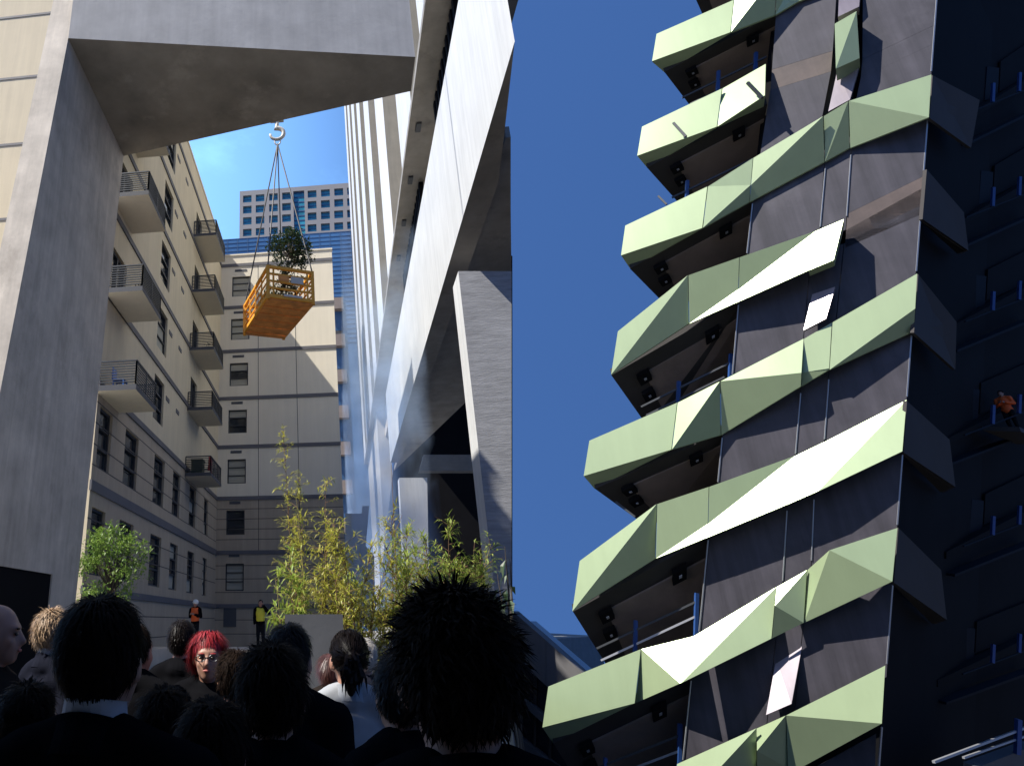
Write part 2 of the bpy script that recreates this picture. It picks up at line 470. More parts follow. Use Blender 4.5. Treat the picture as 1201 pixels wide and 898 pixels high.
# ================================================================== CONCRETE PORTAL (left leg and beam overhead)
portal = thing('concrete_portal', 'huge smooth grey concrete portal leg with a beam reaching overhead', 'portal', (-9, 18, 0))
XP = -8.6
H = HX(145, 183, XP).z
fa, fb_ = HX(80, 45, XP), HX(0, 460, XP)
def front_y(z):
    t = (z - fb_.z) / (fa.z - fb_.z); return fb_.y + (fa.y - fb_.y) * t
def rear_y(z): return 21.55 + (22.73 - 21.55) * z / H
BEAM_H = HY(487, 0, 18.86).z - H + 0.9
TOPZ = H + BEAM_H + 0.003
WP = 0.85
door_y0, door_y1, door_z = HX(60, 690, XP).y, None, HX(30, 668, XP).z
dy1 = HX(60, 690, XP).y                       # far side of the dark opening
def leg_outline(z0, z1, y_near0, y_near1):
    return None
# leg above the opening and leg behind it
mb = MB()
z_d = door_z
mb.hexa([(XP - WP, front_y(z_d), z_d), (XP, front_y(z_d), z_d), (XP, rear_y(z_d), z_d), (XP - WP, rear_y(z_d), z_d)],
        [(XP - WP, front_y(TOPZ), TOPZ), (XP, front_y(TOPZ), TOPZ), (XP, rear_y(TOPZ), TOPZ), (XP - WP, rear_y(TOPZ), TOPZ)])
mb.hexa([(XP - WP, dy1, 0), (XP, dy1, 0), (XP, rear_y(0), 0), (XP - WP, rear_y(0), 0)],
        [(XP - WP, dy1, z_d), (XP, dy1, z_d), (XP, rear_y(z_d), z_d), (XP - WP, rear_y(z_d), z_d)])
mb.build('leg', M['concrete_stained'], portal)
MB().box((XP - WP - 0.1, front_y(0) - 1.5, 0), (XP - 0.05, dy1 - 0.003, z_d - 0.003)).build('doorway', M['dark_interior'], portal)
bp = [HZ(80, 45, H), HZ(487, 67, H), HZ(482, 107, H), HZ(145, 183, H)]
bp = [Vector((p.x + (0.003 if i in (0, 3) else 0), p.y, H)) for i, p in enumerate(bp)]
mb = MB(); mb.prism(bp, (0, 0, BEAM_H))
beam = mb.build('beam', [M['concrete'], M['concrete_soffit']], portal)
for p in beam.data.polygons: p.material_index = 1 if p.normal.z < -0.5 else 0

# ================================================================== WHITE CONCRETE BUILDING ON THE RIGHT OF THE COURT
XF, XU = 7.0, 6.2
rb = thing('concrete_office_building', 'white concrete building with tall fins and a deep sunlit edge beam on columns', 'building', (XF, 33, 0))
zb, zt = 21.4, 30.9
yn = HX(599, 22, XF).y; yf = HX(456, 515, XF).y
k_in = 8.2 / XF
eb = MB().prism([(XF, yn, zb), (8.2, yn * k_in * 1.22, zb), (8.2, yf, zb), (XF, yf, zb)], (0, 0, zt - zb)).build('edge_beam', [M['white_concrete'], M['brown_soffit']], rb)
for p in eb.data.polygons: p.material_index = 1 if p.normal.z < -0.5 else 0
# ceiling behind the edge beam
zc = 22.3
_py = 14 + next(y for y in range(20, 330) if HZ(599, y, zc).x > 8.22)
cp = [HZ(562, 60, zc), HZ(599, _py, zc), HZ(599, (_py + 330) / 2, zc), HZ(600, 330, zc), HZ(600, 420, zc)]
pts = [(8.2, cp[1].y * 1.0), (max(8.3, cp[1].x), cp[1].y), (cp[2].x, cp[2].y), (cp[3].x, cp[3].y), (cp[4].x, cp[4].y), (8.2, 96)]
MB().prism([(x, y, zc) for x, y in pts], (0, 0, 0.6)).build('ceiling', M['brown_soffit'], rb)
MB().prism([HY(490, 300, 96), HY(601, 300, 96), HY(601, 735, 96), HY(440, 735, 96)], (0, 0.4, 0)).build('back_wall', M['dark_interior'], rb)
# raking wall column at the near end and the column behind it
YC = 33.0
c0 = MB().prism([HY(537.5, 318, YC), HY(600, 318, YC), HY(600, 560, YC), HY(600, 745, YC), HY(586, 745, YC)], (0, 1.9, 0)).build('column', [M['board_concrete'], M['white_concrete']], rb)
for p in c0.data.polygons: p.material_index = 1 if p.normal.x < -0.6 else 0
Y2 = 77
MB().prism([HY(468, 560, Y2), HY(501, 560, Y2), HY(504, 737, Y2), HY(478, 737, Y2)], (0, 2.0, 0)).build('column', M['white_concrete'], rb)
# cross beam low in the opening
MB().prism([HY(497, 533, 60), HY(560, 533, 60), HY(560, 552, 60), HY(492, 552, 60)], (0, 1, 0)).build('cross_beam', M['brown_soffit'], rb)
# upper soffit with black light fittings, fins above
zs = 35.4
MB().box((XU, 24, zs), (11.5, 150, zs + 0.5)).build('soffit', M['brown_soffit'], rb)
MB().box((8.25, 26, zt), (8.6, 150, zs - 0.002)).build('recess_wall', M['concrete_stained'], rb)
inv = lambda q: q * 825 * XU
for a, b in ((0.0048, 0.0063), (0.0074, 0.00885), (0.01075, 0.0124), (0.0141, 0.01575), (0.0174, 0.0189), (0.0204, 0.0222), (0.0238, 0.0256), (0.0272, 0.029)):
    fin = MB().box((XU, inv(a), zs + 0.5), (XU + 3, inv(b), 26 + inv(b) * 0.95)).build('fin', [M['white_concrete'], M['shaded_concrete']], rb)
    for p in fin.data.polygons: p.material_index = 1 if p.normal.y < -0.5 else 0  # brown-grey concrete fronts, darkened so their shade sits in the colour
MB().box((XU + 3.003, 24, zs + 0.5), (XU + 5, 150, 150)).build('wall', M['concrete_stained'], rb)
for q in (0.0077, 0.0089, 0.0101, 0.0113):
    MB().box((XU + 0.5, inv(q), zs - 0.18), (XU + 0.85, inv(q) + 0.9, zs - 0.001)).build('light_fitting', M['frame'], rb)
# vented cable trays hung under the soffit
def tray(y0, y1, x):
    t = MB(); n = int((y1 - y0) / 0.9)
    for i in range(n):
        y = y0 + (y1 - y0) * i / n
        t.box((x, y, zs - 2.6), (x + 0.35, y + 0.42, zs - 0.3))
    t.box((x + 0.1, y0, zs - 0.6), (x + 0.25, y1, zs - 0.31))
    t.build('cable_tray', M['dark_interior'], rb)
tray(29, 38, 7.6); tray(46, 62, 7.5)
# lower wall of the far half, low walls in the court
MB().box((7.02, 109, 0), (9, 180, zs - 0.01)).build('wall', M['concrete'], rb)
tag(MB().prism([HY(405, 602, 60), HY(424, 602, 60), HY(425, 593, 60), HY(433, 593, 60), HY(429, 640, 60), HY(439, 652, 60), HY(440, 735, 60), HY(405, 735, 60)], (0, 0.4, 0)).build('court_wall', M['white_concrete']),
    'low stepped pale concrete wall behind the yellow bamboo', 'wall')

# ================================================================== FAR BUILDINGS
M['far_grey'] = mat('grey_precast', (0.30, 0.29, 0.285), 0.8, var=0.05, vscale=0.1)
M['far_glass'] = mat('teal_glass', (0.05, 0.28, 0.38), 0.12, spec=0.8, var=0.55, vscale=0.16)
M['blue_glass'] = mat('blue_curtain_glass', (0.055, 0.14, 0.30), 0.15, spec=0.7, var=0.25, vscale=0.05)
M['mullion'] = mat('blue_mullion', (0.05, 0.11, 0.22), 0.4)
office = thing('office_tower', 'grey office block with rows of square teal windows behind the crate', 'building', (HY(345, 729, 230).x, 230, 0))
YO = 230.0
c_px = [285, 300, 315.7, 331] ; c2_px = [361, 376.7, 392.3, 407.5]
rows_px = [(228, 237), (240.5, 250), (253.8, 263.3), (267.6, 276.8)]
oh = []
for cx in c_px + c2_px:
    for (a, b) in rows_px:
        sh = -(cx - 285) * 0.062
        p, q = HY(cx, b + sh, YO), HY(cx + 10, a + sh, YO)
        oh.append((p.x, q.x, p.z, q.z))
# keep rows aligned
zrow = []
for r in range(4):
    zz = [h for i, h in enumerate(oh) if i % 4 == r]
    zrow.append((sum(h[2] for h in zz) / len(zz), sum(h[3] for h in zz) / len(zz)))
oh = [(h[0], h[1], *zrow[i % 4]) for i, h in enumerate(oh)]
ox0 = HY(281, 250, YO).x; ox1 = HY(420, 250, YO).x; oz = HY(345, 219.5, YO).z
gx0, gx1 = HY(344.5, 250, YO).x, HY(357.5, 250, YO).x
strip = (gx0, gx1, 80, oz - 2)
mb = MB(); wall_holes(mb, 1, YO, ox0, ox1, 20, oz, oh + [strip], 1.0, 1)
mb.add([(ox0, YO, 20), (ox0, YO + 40, 20), (ox0, YO + 40, oz), (ox0, YO, oz)], [(0, 1, 2, 3)])
mb.add([(ox0, YO, oz), (ox1, YO, oz), (ox1, YO + 40, oz), (ox0, YO + 40, oz)], [(0, 1, 2, 3)])
mb.build('wall', M['far_grey'], office)
for h in oh:
    wdw = MB().box((h[0], YO + 0.8, h[2]), (h[1], YO + 0.9, h[2] + 0.35)).box((h[0], YO + 0.8, h[2] + (h[3] - h[2]) * 0.45), (h[1], YO + 0.9, h[2] + (h[3] - h[2]) * 0.45 + 0.3)).build('window', M['mullion'], office)
    MB().box((h[0] - 0.1, YO + 0.92, h[2] - 0.1), (h[1] + 0.1, YO + 1.0, h[3] + 0.1)).build('pane', M['far_glass'], wdw)
z = 80
w = MB()
while z < oz - 2:
    w.box((gx0, YO + 0.8, z), (gx1, YO + 0.95, z + 0.5)); z += 2.2
w = w.build('window', M['mullion'], office)
MB().box((gx0 - 0.1, YO + 0.96, 80), (gx1 + 0.1, YO + 1.05, oz - 2)).build('pane', M['far_glass'], w)

YG = 150.0
gl = thing('glass_building', 'blue glass curtain wall building rising just behind the cream end wall', 'building', (HY(350, 729, YG).x, YG, 0))
g0, g1 = HY(255, 280, YG).x, HY(424, 280, YG).x
gz = HY(340, 276, YG).z
MB().box((g0, YG + 0.2, 0), (g1, YG + 30, gz - 0.3)).build('core', M['dark_interior'], gl)
nx_, zl = 14, [gz - 1.25 * i for i in range(26)]
for j in range(len(zl) - 1):
    MB().box((g0, YG, zl[j + 1] + 0.06), (g1, YG + 0.15, zl[j] - 0.06)).build('pane', M['blue_glass'], gl)
mb = MB()
for j in range(len(zl)):
    mb.box((g0, YG - 0.12, zl[j] - 0.05), (g1, YG + 0.05, zl[j] + 0.05))
for i in range(nx_ + 1):
    x = g0 + (g1 - g0) * i / nx_
    mb.box((x - 0.06, YG - 0.1, 0), (x + 0.06, YG + 0.06, gz - 0.06))
mb.build('mullion', M['mullion'], gl)
MB().box((g0, YG - 0.01, 0), (g1, YG + 0.15, zl[-1])).build('pane', M['blue_glass'], gl)
# balcony flats glimpsed in the gap
fl = thing('balcony_flats', 'hazy flats with brown balcony bands in the gap beside the cream wall', 'building', (HY(405, 729, 120).x, 120, 0))
f0, f1 = HY(385, 500, 120).x, HY(413, 500, 120).x
fz = HY(400, 352, 120).z
MB().box((f0, 120, 0), (f1, 126, fz)).build('wall', mat('flat_glass', (0.05, 0.11, 0.22), 0.2, var=0.4, vscale=0.3), fl)
M['brown_panel'] = mat('brown_balcony_panel', (0.19, 0.155, 0.14), 0.8, var=0.1)
for py in (365, 408, 450, 492, 535, 580, 625):
    z = HY(402, py, 120).z
    MB().box((f0, 118.6, z), (f1 - 0.5, 119.999, z + 2.4)).build('balcony', M['brown_panel'], fl)
for py in (392, 437, 480, 522):
    z = HY(402, py, 120).z
    MB().box((f0 + 1, 119.9, z), (f1 - 0.9, 119.97, z + 0.8)).build('window', M['frame'], fl)

# ================================================================== GREEN PANELLED TOWER (right half of the picture)
M['green'] = mat('green_metallic_panel', (0.345, 0.43, 0.248), 0.36, var=0.035, vscale=0.9, streak=0.05, metal=0.25, spec=0.6, coat=0.0)
M['clad'] = mat('dark_plum_cladding', (0.052, 0.048, 0.058), 0.45, var=0.16, vscale=2.2, streak=0.45, stain=(0.088, 0.082, 0.094), spec=0.45, stain_pos=0.56)
M['clad_pale'] = mat('pale_lilac_cladding', (0.30, 0.26, 0.285), 0.32, var=0.1, vscale=1.2, streak=0.2, metal=0.2)
M['clad_reflection'] = mat('painted_reflection_cladding', (0.088, 0.064, 0.056), 0.5, var=0.35, vscale=1.5, streak=0.2)  # warm brown reflections painted into the panel colour
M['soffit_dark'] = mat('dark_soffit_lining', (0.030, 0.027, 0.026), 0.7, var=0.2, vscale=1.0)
M['slab_brown'] = mat('brown_slab_concrete', (0.20, 0.155, 0.13), 0.8, var=0.2, vscale=1.2, stain=(0.13, 0.10, 0.085), bump=0.2, bscale=8)
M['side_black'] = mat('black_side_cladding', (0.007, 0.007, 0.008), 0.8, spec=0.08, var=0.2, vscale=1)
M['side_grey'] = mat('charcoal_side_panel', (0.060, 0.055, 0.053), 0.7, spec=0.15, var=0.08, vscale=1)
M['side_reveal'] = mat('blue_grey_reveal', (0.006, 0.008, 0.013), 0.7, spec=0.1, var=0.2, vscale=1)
M['blue_post'] = mat('blue_guard_post', (0.025, 0.075, 0.24), 0.45)
M['galv'] = mat('galvanised_rail', (0.45, 0.46, 0.48), 0.4, metal=0.6)
AZF = math.radians(34.8)
NF = Vector((-math.sin(AZF), -math.cos(AZF), 0))
PF = EYE + ray(690, 540) * (18.0 / ray(690, 540).y)
def TF(px, py, off=0.0): return hplane(px, py, PF, NF, off)
base_t = TF(860, 729); tower = thing('residential_tower', 'tower under construction with folded green metal balcony bands and dark cladding', 'building', (base_t.x, base_t.y, G_LOW))

def glint_plane(px, py, off=0.0):
    """the plane through this point that mirrors the sun to the street below"""
    p = TF(px, py, off)
    v = (EYE - p).normalized()
    return p, (v + SUN).normalized()
def on_glint(gp, px, py): return hplane(px, py, gp[0], gp[1])

def panel(pts, tris, parent=tower, name='cladding_panel', m='green', thick=0.05, shrink=0.45, label=None):
    """pts: outline (px, py, off or Vector); folded sheet with thickness"""
    cx = sum(p[0] for p in pts) / len(pts); cy = sum(p[1] for p in pts) / len(pts)
    w = max(p[0] for p in pts) - min(p[0] for p in pts)
    k = 1 - shrink * 2 / max(w, 8)
    V = []
    for p in pts:
        px = cx + (p[0] - cx) * k; py = p[1] + (p[1] - cy) * (k - 1) * 0.3
        if isinstance(p[2], (int, float)): V.append(TF(px, py, p[2]))
        else: V.append(hplane(px, py, p[2][0], p[2][1]))
    n = len(V)
    B = [v - NF * thick for v in V]
    faces = [tuple(t) for t in tris] + [tuple(reversed([i + n for i in t])) for t in tris]
    faces += [(i, (i + 1) % n, n + (i + 1) % n, n + i) for i in range(n)]
    mb = MB(); mb.add(V + B, faces)
    o = mb.build(name, M[m], parent)
    if label: o['label'] = label
    return o

# offsets: U = set back upper node, K = proud fold node, D = set back lower node
U, K, D = 0.05, 0.29, -0.17
def pl3(a, b, c):
    A, B, C_ = TF(*a), TF(*b), TF(*c)
    return (A, (B - A).cross(C_ - A).normalized())
def pv3(A, B, C_): return (A, (B - A).cross(C_ - A).normalized())
def quadL(tl, tr, br, bl, c):            # flat lit panel with a dark sliver folded under it
    panel([(*tl, U), (*tr, U), (*br, pl3((*tl, U), (*tr, U), (*bl, 0.10))), (*c, -0.45), (*bl, 0.10)], [(0, 1, 2, 4), (4, 2, 3)])
def diag(tl, tr, br, bl, offs=(U, K, D, K)):        # fold from bottom left to top right
    panel([(*tl, offs[0]), (*tr, offs[1]), (*br, offs[2]), (*bl, offs[3])], [(0, 1, 3), (1, 2, 3)])
def diag2(tl, tr, br, bl, offs=(K, U, K, D)):       # fold from top left to bottom right
    panel([(*tl, offs[0]), (*tr, offs[1]), (*br, offs[2]), (*bl, offs[3])], [(0, 1, 2), (0, 2, 3)])

# --- band 0 (top of the picture)
quadL((769.7, 40), (861, 0), (857, 38), (764.4, 72), (779, 84.5))
panel([(861, 0, U), (872, -6, U), (912, -32, K), (909, 18, D), (857, 38, K)], [(0, 1, 2), (0, 2, 4), (2, 3, 4)])
panel([(912, -32, K), (945, -48, U), (1003, -70, U), (1000, -22, D), (936, 2, D), (909, 18, D)], [(0, 1, 5), (1, 2, 3, 4, 5)])
# --- band 1
quadL((752.7, 148.7), (847, 104), (841, 148.7), (747, 182.8), (758.7, 196.5))
panel([(847, 104, -0.12), (898.4, 75, -0.10), (897.4, 112, pl3((847, 104, -0.12), (898.4, 75, -0.10), (841, 148.7, K))), (895.7, 124, D), (841, 148.7, K)], [(0, 1, 2, 4), (2, 3, 4)])
# --- band 2
quadL((733, 264.6), (830, 218.8), (824, 267.3), (728, 299.5), (738.7, 315))
panel([(830, 218.8, U), (883.3, 185.4, U), (880.6, 217, pl3((879, 237, D), (967.5, 189.8, D), (965.8, 136.3, K))), (879, 237, D), (824, 267.3, K)], [(0, 1, 2), (0, 2, 4), (2, 3, 4)])
_m = pl3((830, 218.8, U), (883.3, 185.4, U), (824, 267.3, K)); _g = pl3((879, 237, D), (967.5, 189.8, D), (965.8, 136.3, K))
panel([(883.3, 185.4, U), (965.8, 136.3, K), (967.5, 189.8, D), (879, 237, D), (880.6, 217, _g)], [(0, 1, 4), (1, 2, 3, 4)])
panel([(965.8, 136.3, K - 0.1), (995.2, 118.6, K), (996.9, 173.7, D), (967.5, 189.8, D)], [(0, 1, 3), (1, 2, 3)])
panel([(995.2, 118.6, K), (1092.8, 87.5, U + 0.1), (1089.8, 137.7, K - 0.08), (996.9, 173.7, D)], [(0, 1, 2), (0, 2, 3)])
# --- band 3, the lower half mirrors the sun
g3 = glint_plane(905, 312, 0.12)
panel([(724.3, 388.5, 0.27), (807, 322.7, K), (808, 379.5, D + 0.1), (716.3, 439.3, K)], [(0, 1, 3), (1, 2, 3)])
G_g3 = pv3(TF(807, 322.7, K), on_glint(g3, 866, 339.5), on_glint(g3, 808, 379.5))
panel([(807, 322.7, K), (867.3, 301.7, G_g3), (866, 339.5, g3), (863.3, 355, g3), (808, 379.5, g3)], [(0, 1, 2, 4), (2, 3, 4)])
panel([(867.3, 301.7, G_g3), (957.5, 270.6, g3), (947.8, 317.4, g3), (863.3, 355, g3), (866, 339.5, g3)], [(0, 1, 4), (1, 2, 4), (2, 3, 4)])
panel([(957.5, 270.6, g3), (990, 257, g3), (978, 305, g3), (947.8, 317.4, g3)], [(0, 1, 2, 3)], thick=0.35)
# --- band 4
quadL((690.9, 516.5), (794.5, 472), (787.8, 527), (684.2, 558), (697, 573))
diag((794.5, 472), (844.6, 447), (845.6, 510), (787.8, 527))
panel([(844.6, 447, K), (942.8, 397, U), (940.2, 437, K), (939.4, 453, pl3((844.6, 447, K), (940.2, 437, K), (845.6, 510, D))), (845.6, 510, D)], [(0, 1, 2), (0, 2, 3, 4)])
panel([(942.8, 397, U), (976, 378, U), (972.8, 432, 0.12), (972.5, 433.6, 0.1), (939.4, 453, 0.0), (940.2, 437, pl3((942.8, 397, U), (976, 378, U), (972.8, 432, 0.12)))], [(0, 1, 2, 5), (2, 3, 5), (3, 4, 5)])
panel([(976, 378, U), (1076, 320.7, U), (1073.7, 361.8, pl3((976, 378, U), (1076, 320.7, U), (972.5, 433.6, 0.12))), (1072, 388.5, D), (972.5, 433.6, 0.12)], [(0, 1, 2, 4), (2, 3, 4)])
# --- band 5, the big glint
g5 = glint_plane(930, 572, 0.14)
panel([(679.5, 657.5, 0.14), (770.4, 590.7, K), (768.7, 654.8, D + 0.1), (670.8, 716.6, K)], [(0, 1, 3), (1, 2, 3)])
G_g5 = pv3(TF(770.4, 590.7, K), on_glint(g5, 830.5, 614), on_glint(g5, 768.7, 654.8))
panel([(770.4, 590.7, K), (831.5, 570.6, G_g5), (830.5, 614, g5), (826.5, 631.4, g5), (768.7, 654.8, g5)], [(0, 1, 2, 4), (2, 3, 4)])
panel([(831.5, 570.6, G_g5), (933.4, 534, g5), (922, 592, g5), (826.5, 631.4, g5), (830.5, 614, g5)], [(0, 1, 4), (1, 2, 4), (2, 3, 4)])
panel([(933.4, 534, g5), (967, 518, g5), (958, 576.5, g5), (922, 592, g5)], [(0, 1, 2, 3)])
panel([(967, 518, g5), (1063.7, 468.7, g5), (1058.7, 529, 0.1), (958, 576.5, g5)], [(0, 1, 3), (1, 2, 3)])
# --- band 6
g6 = glint_plane(790, 765, 0.12); g6b = glint_plane(850, 738, 0.12); g6c = glint_plane(918, 692, 0.16)
quadL((642.8, 804.5), (752, 760.7), (744.7, 824.2), (635.8, 852.6), (648.4, 871.3))
panel([(752, 760.7, g6), (813.2, 745.7, g6), (797.8, 801, g6), (744.7, 824.2, -0.15)], [(0, 1, 2), (0, 2, 3)])
panel([(813.2, 745.7, g6b), (910.7, 688, g6b), (905, 748.4, 0.05), (797.8, 801, g6b)], [(0, 1, 3), (1, 2, 3)])
panel([(910.7, 688, g6c), (946.8, 668, g6c), (942.8, 730, 0.05), (905, 748.4, 0.05), (908.6, 710, g6c)], [(0, 1, 4), (1, 2, 4), (2, 3, 4)])
panel([(946.8, 668, -0.08), (972.8, 644.8, K + 0.1), (1053, 618.7, U), (1047, 681.5, K), (942.8, 730, 0.0)], [(0, 1, 4), (1, 3, 4), (1, 2, 3)])
# --- band 7 (bottom of the picture)
diag((793.8, 895.4), (887.3, 853.6), (887.5, 917), (786, 962))
panel([(887.3, 853.6, U), (921.7, 838.5, K), (924, 900, D), (887.5, 917, D), (887.4, 880, K)], [(0, 1, 4), (1, 2, 4), (2, 3, 4)])
panel([(921.7, 838.5, K), (1038.7, 780, U + 0.05), (1034.6, 848, K), (924, 908, D)], [(0, 1, 2), (0, 2, 3)])

# --- polylines of the bands, for the cladding between them
BT = [None, [(752, 148), (847, 104), (898, 75), (1000, 30), (1098, -12)], [(733, 264), (830, 219), (883, 185), (966, 136), (995, 118), (1095, 87)],
      [(724, 388), (807, 322), (867, 301), (957, 270), (990, 257), (1085, 205)], [(691, 516), (794, 472), (845, 447), (943, 397), (1076, 320)],
      [(679, 657), (770, 590), (831, 570), (933, 534), (1064, 468)], [(643, 804), (752, 760), (813, 745), (911, 688), (973, 644), (1053, 618)],
      [(794, 895), (887, 853), (1039, 780)]]
BB = [[(779, 84), (857, 38), (936, 0), (1003, -30), (1100, -70)], [(758, 196), (841, 149), (896, 124), (1000, 80), (1096, 35)], [(739, 315), (824, 267), (879, 237), (967, 190), (997, 174), (1090, 138)],
      [(716, 439), (808, 379), (863, 355), (948, 317), (978, 305), (1080, 255)], [(697, 573), (788, 527), (846, 510), (939, 453), (1072, 388)],
      [(671, 716), (769, 655), (826, 631), (958, 576), (1059, 529)], [(648, 871), (745, 824), (798, 800), (905, 748), (943, 730), (1047, 681)],
      [(786, 962), (887, 917), (1035, 848)]]
def poly(pl, x):
    for (a, b), (c, d) in zip(pl, pl[1:]):
        if x <= c: return b + (d - b) * (x - a) / (c - a)
    (a, b), (c, d) = pl[-2:]
    return b + (d - b) * (x - a) / (c - a)
def corner_x(y): return 1098.8 - 0.0752 * y
CO = -0.27
def clad(quad, m='clad', off=CO, thick=0.06, **kw):
    panel([(x, y, off if not isinstance(off, (list, tuple)) else off[i]) for i, (x, y) in enumerate(quad)], [(0, 1, 2, 3)], m=m, thick=thick, shrink=0.5, **kw)
def floor_clad(ub, lb, leftx, mids, mtypes=('clad', 'clad', 'clad'), hsplit=None):
    """ub/lb: lower polyline of the band above, upper polyline of the band below"""
    xs_top = [leftx[0]] + [m[0] for m in mids]; xs_bot = [leftx[1]] + [m[1] for m in mids]
    def yt(x): return poly(ub, x) - 14
    def yb(x): return poly(lb, x) + 14
    n = len(xs_top)
    for i in range(n):
        a, d = xs_top[i], xs_bot[i]
        if i < n - 1: b, c = xs_top[i + 1], xs_bot[i + 1]
        else: b = c = None
        if b is None:
            yb_ = yt(corner_x(yt(1070))); b = corner_x(yb_); c = corner_x(yb(1065))
        tl, tr, br, bl = (a, yt(a)), (b, yt(b)), (c, yb(c)), (d, yb(d))
        if i == n - 1 and hsplit:
            (hl, hr), (gl_, gr) = hsplit[0], hsplit[1]
            lx = lambda y: a + (d - a) * (y - tl[1]) / (bl[1] - tl[1])
            clad([tl, tr, (corner_x(hr), hr), (lx(hl), hl)], mtypes[i])
            clad([(lx(hl), hl), (corner_x(hr), hr), (corner_x(gr), gr), (lx(gl_), gl_)], 'clad_reflection')
            clad([(lx(gl_), gl_), (corner_x(gr), gr), br, bl], mtypes[i])
        else:
            clad([tl, tr, br, bl], mtypes[min(i, len(mtypes) - 1)])
# top right of the picture, no band in between
clad([(913, -30), (985, -62), (977, 60), (905, 82)]); clad([(905, 82), (977, 60), (975, 84), (903, 106)], 'clad_reflection'); clad([(903, 106), (975, 84), (962, 150), (889, 195)])
clad([(1012, -60), (1102, -90), (1096, 30), (1011, 70)]); clad([(1011, 70), (1096, 30), (1094, 52), (1009, 92)]); clad([(1009, 92), (1094, 52), (1092, 104), (1000, 134)])
clad([(985, -62), (1012, -75), (1000, 134), (962, 150)], 'soffit_dark', off=CO - 0.25)
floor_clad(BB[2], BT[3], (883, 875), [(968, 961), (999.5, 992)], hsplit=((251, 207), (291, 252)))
floor_clad(BB[3], BT[4], (867, 858), [(951, 941), (990, 979)])
floor_clad(BB[4], BT[5], (848, 841), [(940, 932), (972.5, 966)])
floor_clad(BB[5], BT[6], (832, 819), [(924, 917), (955.5, 951)])
floor_clad(BB[6], BT[7], (812, 800), [(912, 898), (944, 930)])
clad([(790, 990), (1028, 860), (1024, 990), (780, 1000)])
# loose and tilted panels
panel([(978.5, 28, 0.25), (1005, 13, 0.2), (1008.6, 68.5, 0.1), (980, 81, 0.35)], [(0, 1, 3), (1, 2, 3)], thick=0.5, label='small green panel box hung on dark cladding')
panel([(983.5, -4, -0.1), (1010, -16, -0.2), (1008, 8, -0.1), (982.5, 20, 0.0)], [(0, 1, 2, 3)], m='clad_pale', thick=0.3)
gl1 = glint_plane(990, 100, -0.2)
panel([(982, 82, -0.30), (1008.6, 77.5, -0.28), (997, 117, -0.1), (971, 131, -0.1)], [(0, 1, 2, 3)], m='clad_pale', thick=0.12)
gl2 = glint_plane(960, 362, 0.05)
panel([(952.5, 345, gl2), (980, 336, gl2), (969, 373.5, gl2), (941.8, 387.5, gl2)], [(0, 1, 2, 3)], m='clad_pale', thick=0.12, label='tilted pale panel flashing in the sun')
panel([(910, 773, -0.3), (941.8, 753, -0.3), (928.4, 825, 0.10), (898, 838, 0.10)], [(0, 1, 2, 3)], m='clad_pale', thick=0.1, label='brownish panel propped open at its foot')

# --- parapets behind the bands over the open balconies, soffits, brown slabs, brackets
def soffit(fl, fr, br, bl, inset, upper):
    """underside of a balcony: front edge on the band, back edge 2 m inside"""
    A, B_, C_, D_ = TF(*fl, -0.30), TF(*fr, -0.30), TF(*br, -2.4), TF(*bl, -2.4)
    up_ = Vector((0, 0, 0.18))
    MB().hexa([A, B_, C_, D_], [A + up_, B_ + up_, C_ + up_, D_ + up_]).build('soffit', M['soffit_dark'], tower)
    def bl_(u, v, d=0.05): return (A * (1 - u) + B_ * u) * (1 - v) + (D_ * (1 - u) + C_ * u) * v - Vector((0, 0, d))
    u0, u1, v0, v1 = inset
    lo = [bl_(u0, v0), bl_(u1, v0), bl_(u1, v1), bl_(u0, v1)]
    MB().hexa(lo, [p + Vector((0, 0, 0.045)) for p in lo]).build('slab', M['slab_brown'], tower)
    for (u, v) in ((0.16, 0.13), (0.13, 0.36), (0.72, 0.1)):
        lo = [bl_(u, v, 0.16), bl_(u + 0.1, v, 0.16), bl_(u + 0.1, v + 0.12, 0.16), bl_(u, v + 0.12, 0.16)]
        b = MB().hexa(lo, [p + Vector((0, 0, 0.105)) for p in lo])
        b.build('bracket', M['side_black'], tower)
        lo = [bl_(u + 0.045, v + 0.05, 0.175), bl_(u + 0.065, v + 0.05, 0.175), bl_(u + 0.065, v + 0.075, 0.175), bl_(u + 0.045, v + 0.075, 0.175)]
        MB().hexa(lo, [p + Vector((0, 0, 0.013)) for p in lo]).build('bolt', M['galv'], tower)
IN = (0.22, 0.99, 0.18, 1.0)
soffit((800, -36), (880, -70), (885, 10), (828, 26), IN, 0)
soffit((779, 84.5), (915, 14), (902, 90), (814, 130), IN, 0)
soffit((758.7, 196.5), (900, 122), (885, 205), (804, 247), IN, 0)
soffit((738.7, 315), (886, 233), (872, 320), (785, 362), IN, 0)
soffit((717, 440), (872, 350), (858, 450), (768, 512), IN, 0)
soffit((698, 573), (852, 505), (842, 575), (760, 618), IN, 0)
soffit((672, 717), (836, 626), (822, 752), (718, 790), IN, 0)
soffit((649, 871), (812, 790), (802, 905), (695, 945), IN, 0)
# inner back walls of the balconies
for (a, b, c, d) in (((814, 118), (903, 78), (893, 180), (800, 240)), ((802, 235), (890, 190), (876, 300), (785, 350)), ((783, 352), (880, 305), (860, 440), (765, 500)),
                     ((765, 500), (868, 440), (842, 560), (757, 610)), ((757, 608), (852, 560), (822, 745), (716, 780)), ((716, 780), (832, 735), (802, 900), (690, 940))):
    MB().prism([TF(*p, -2.45) for p in (b, c)] + [TF(b[0] + 150, c[1], -2.45), TF(b[0] + 150, b[1], -2.45)], -NF * 0.2).build('inner_wall', M['side_black'], tower)
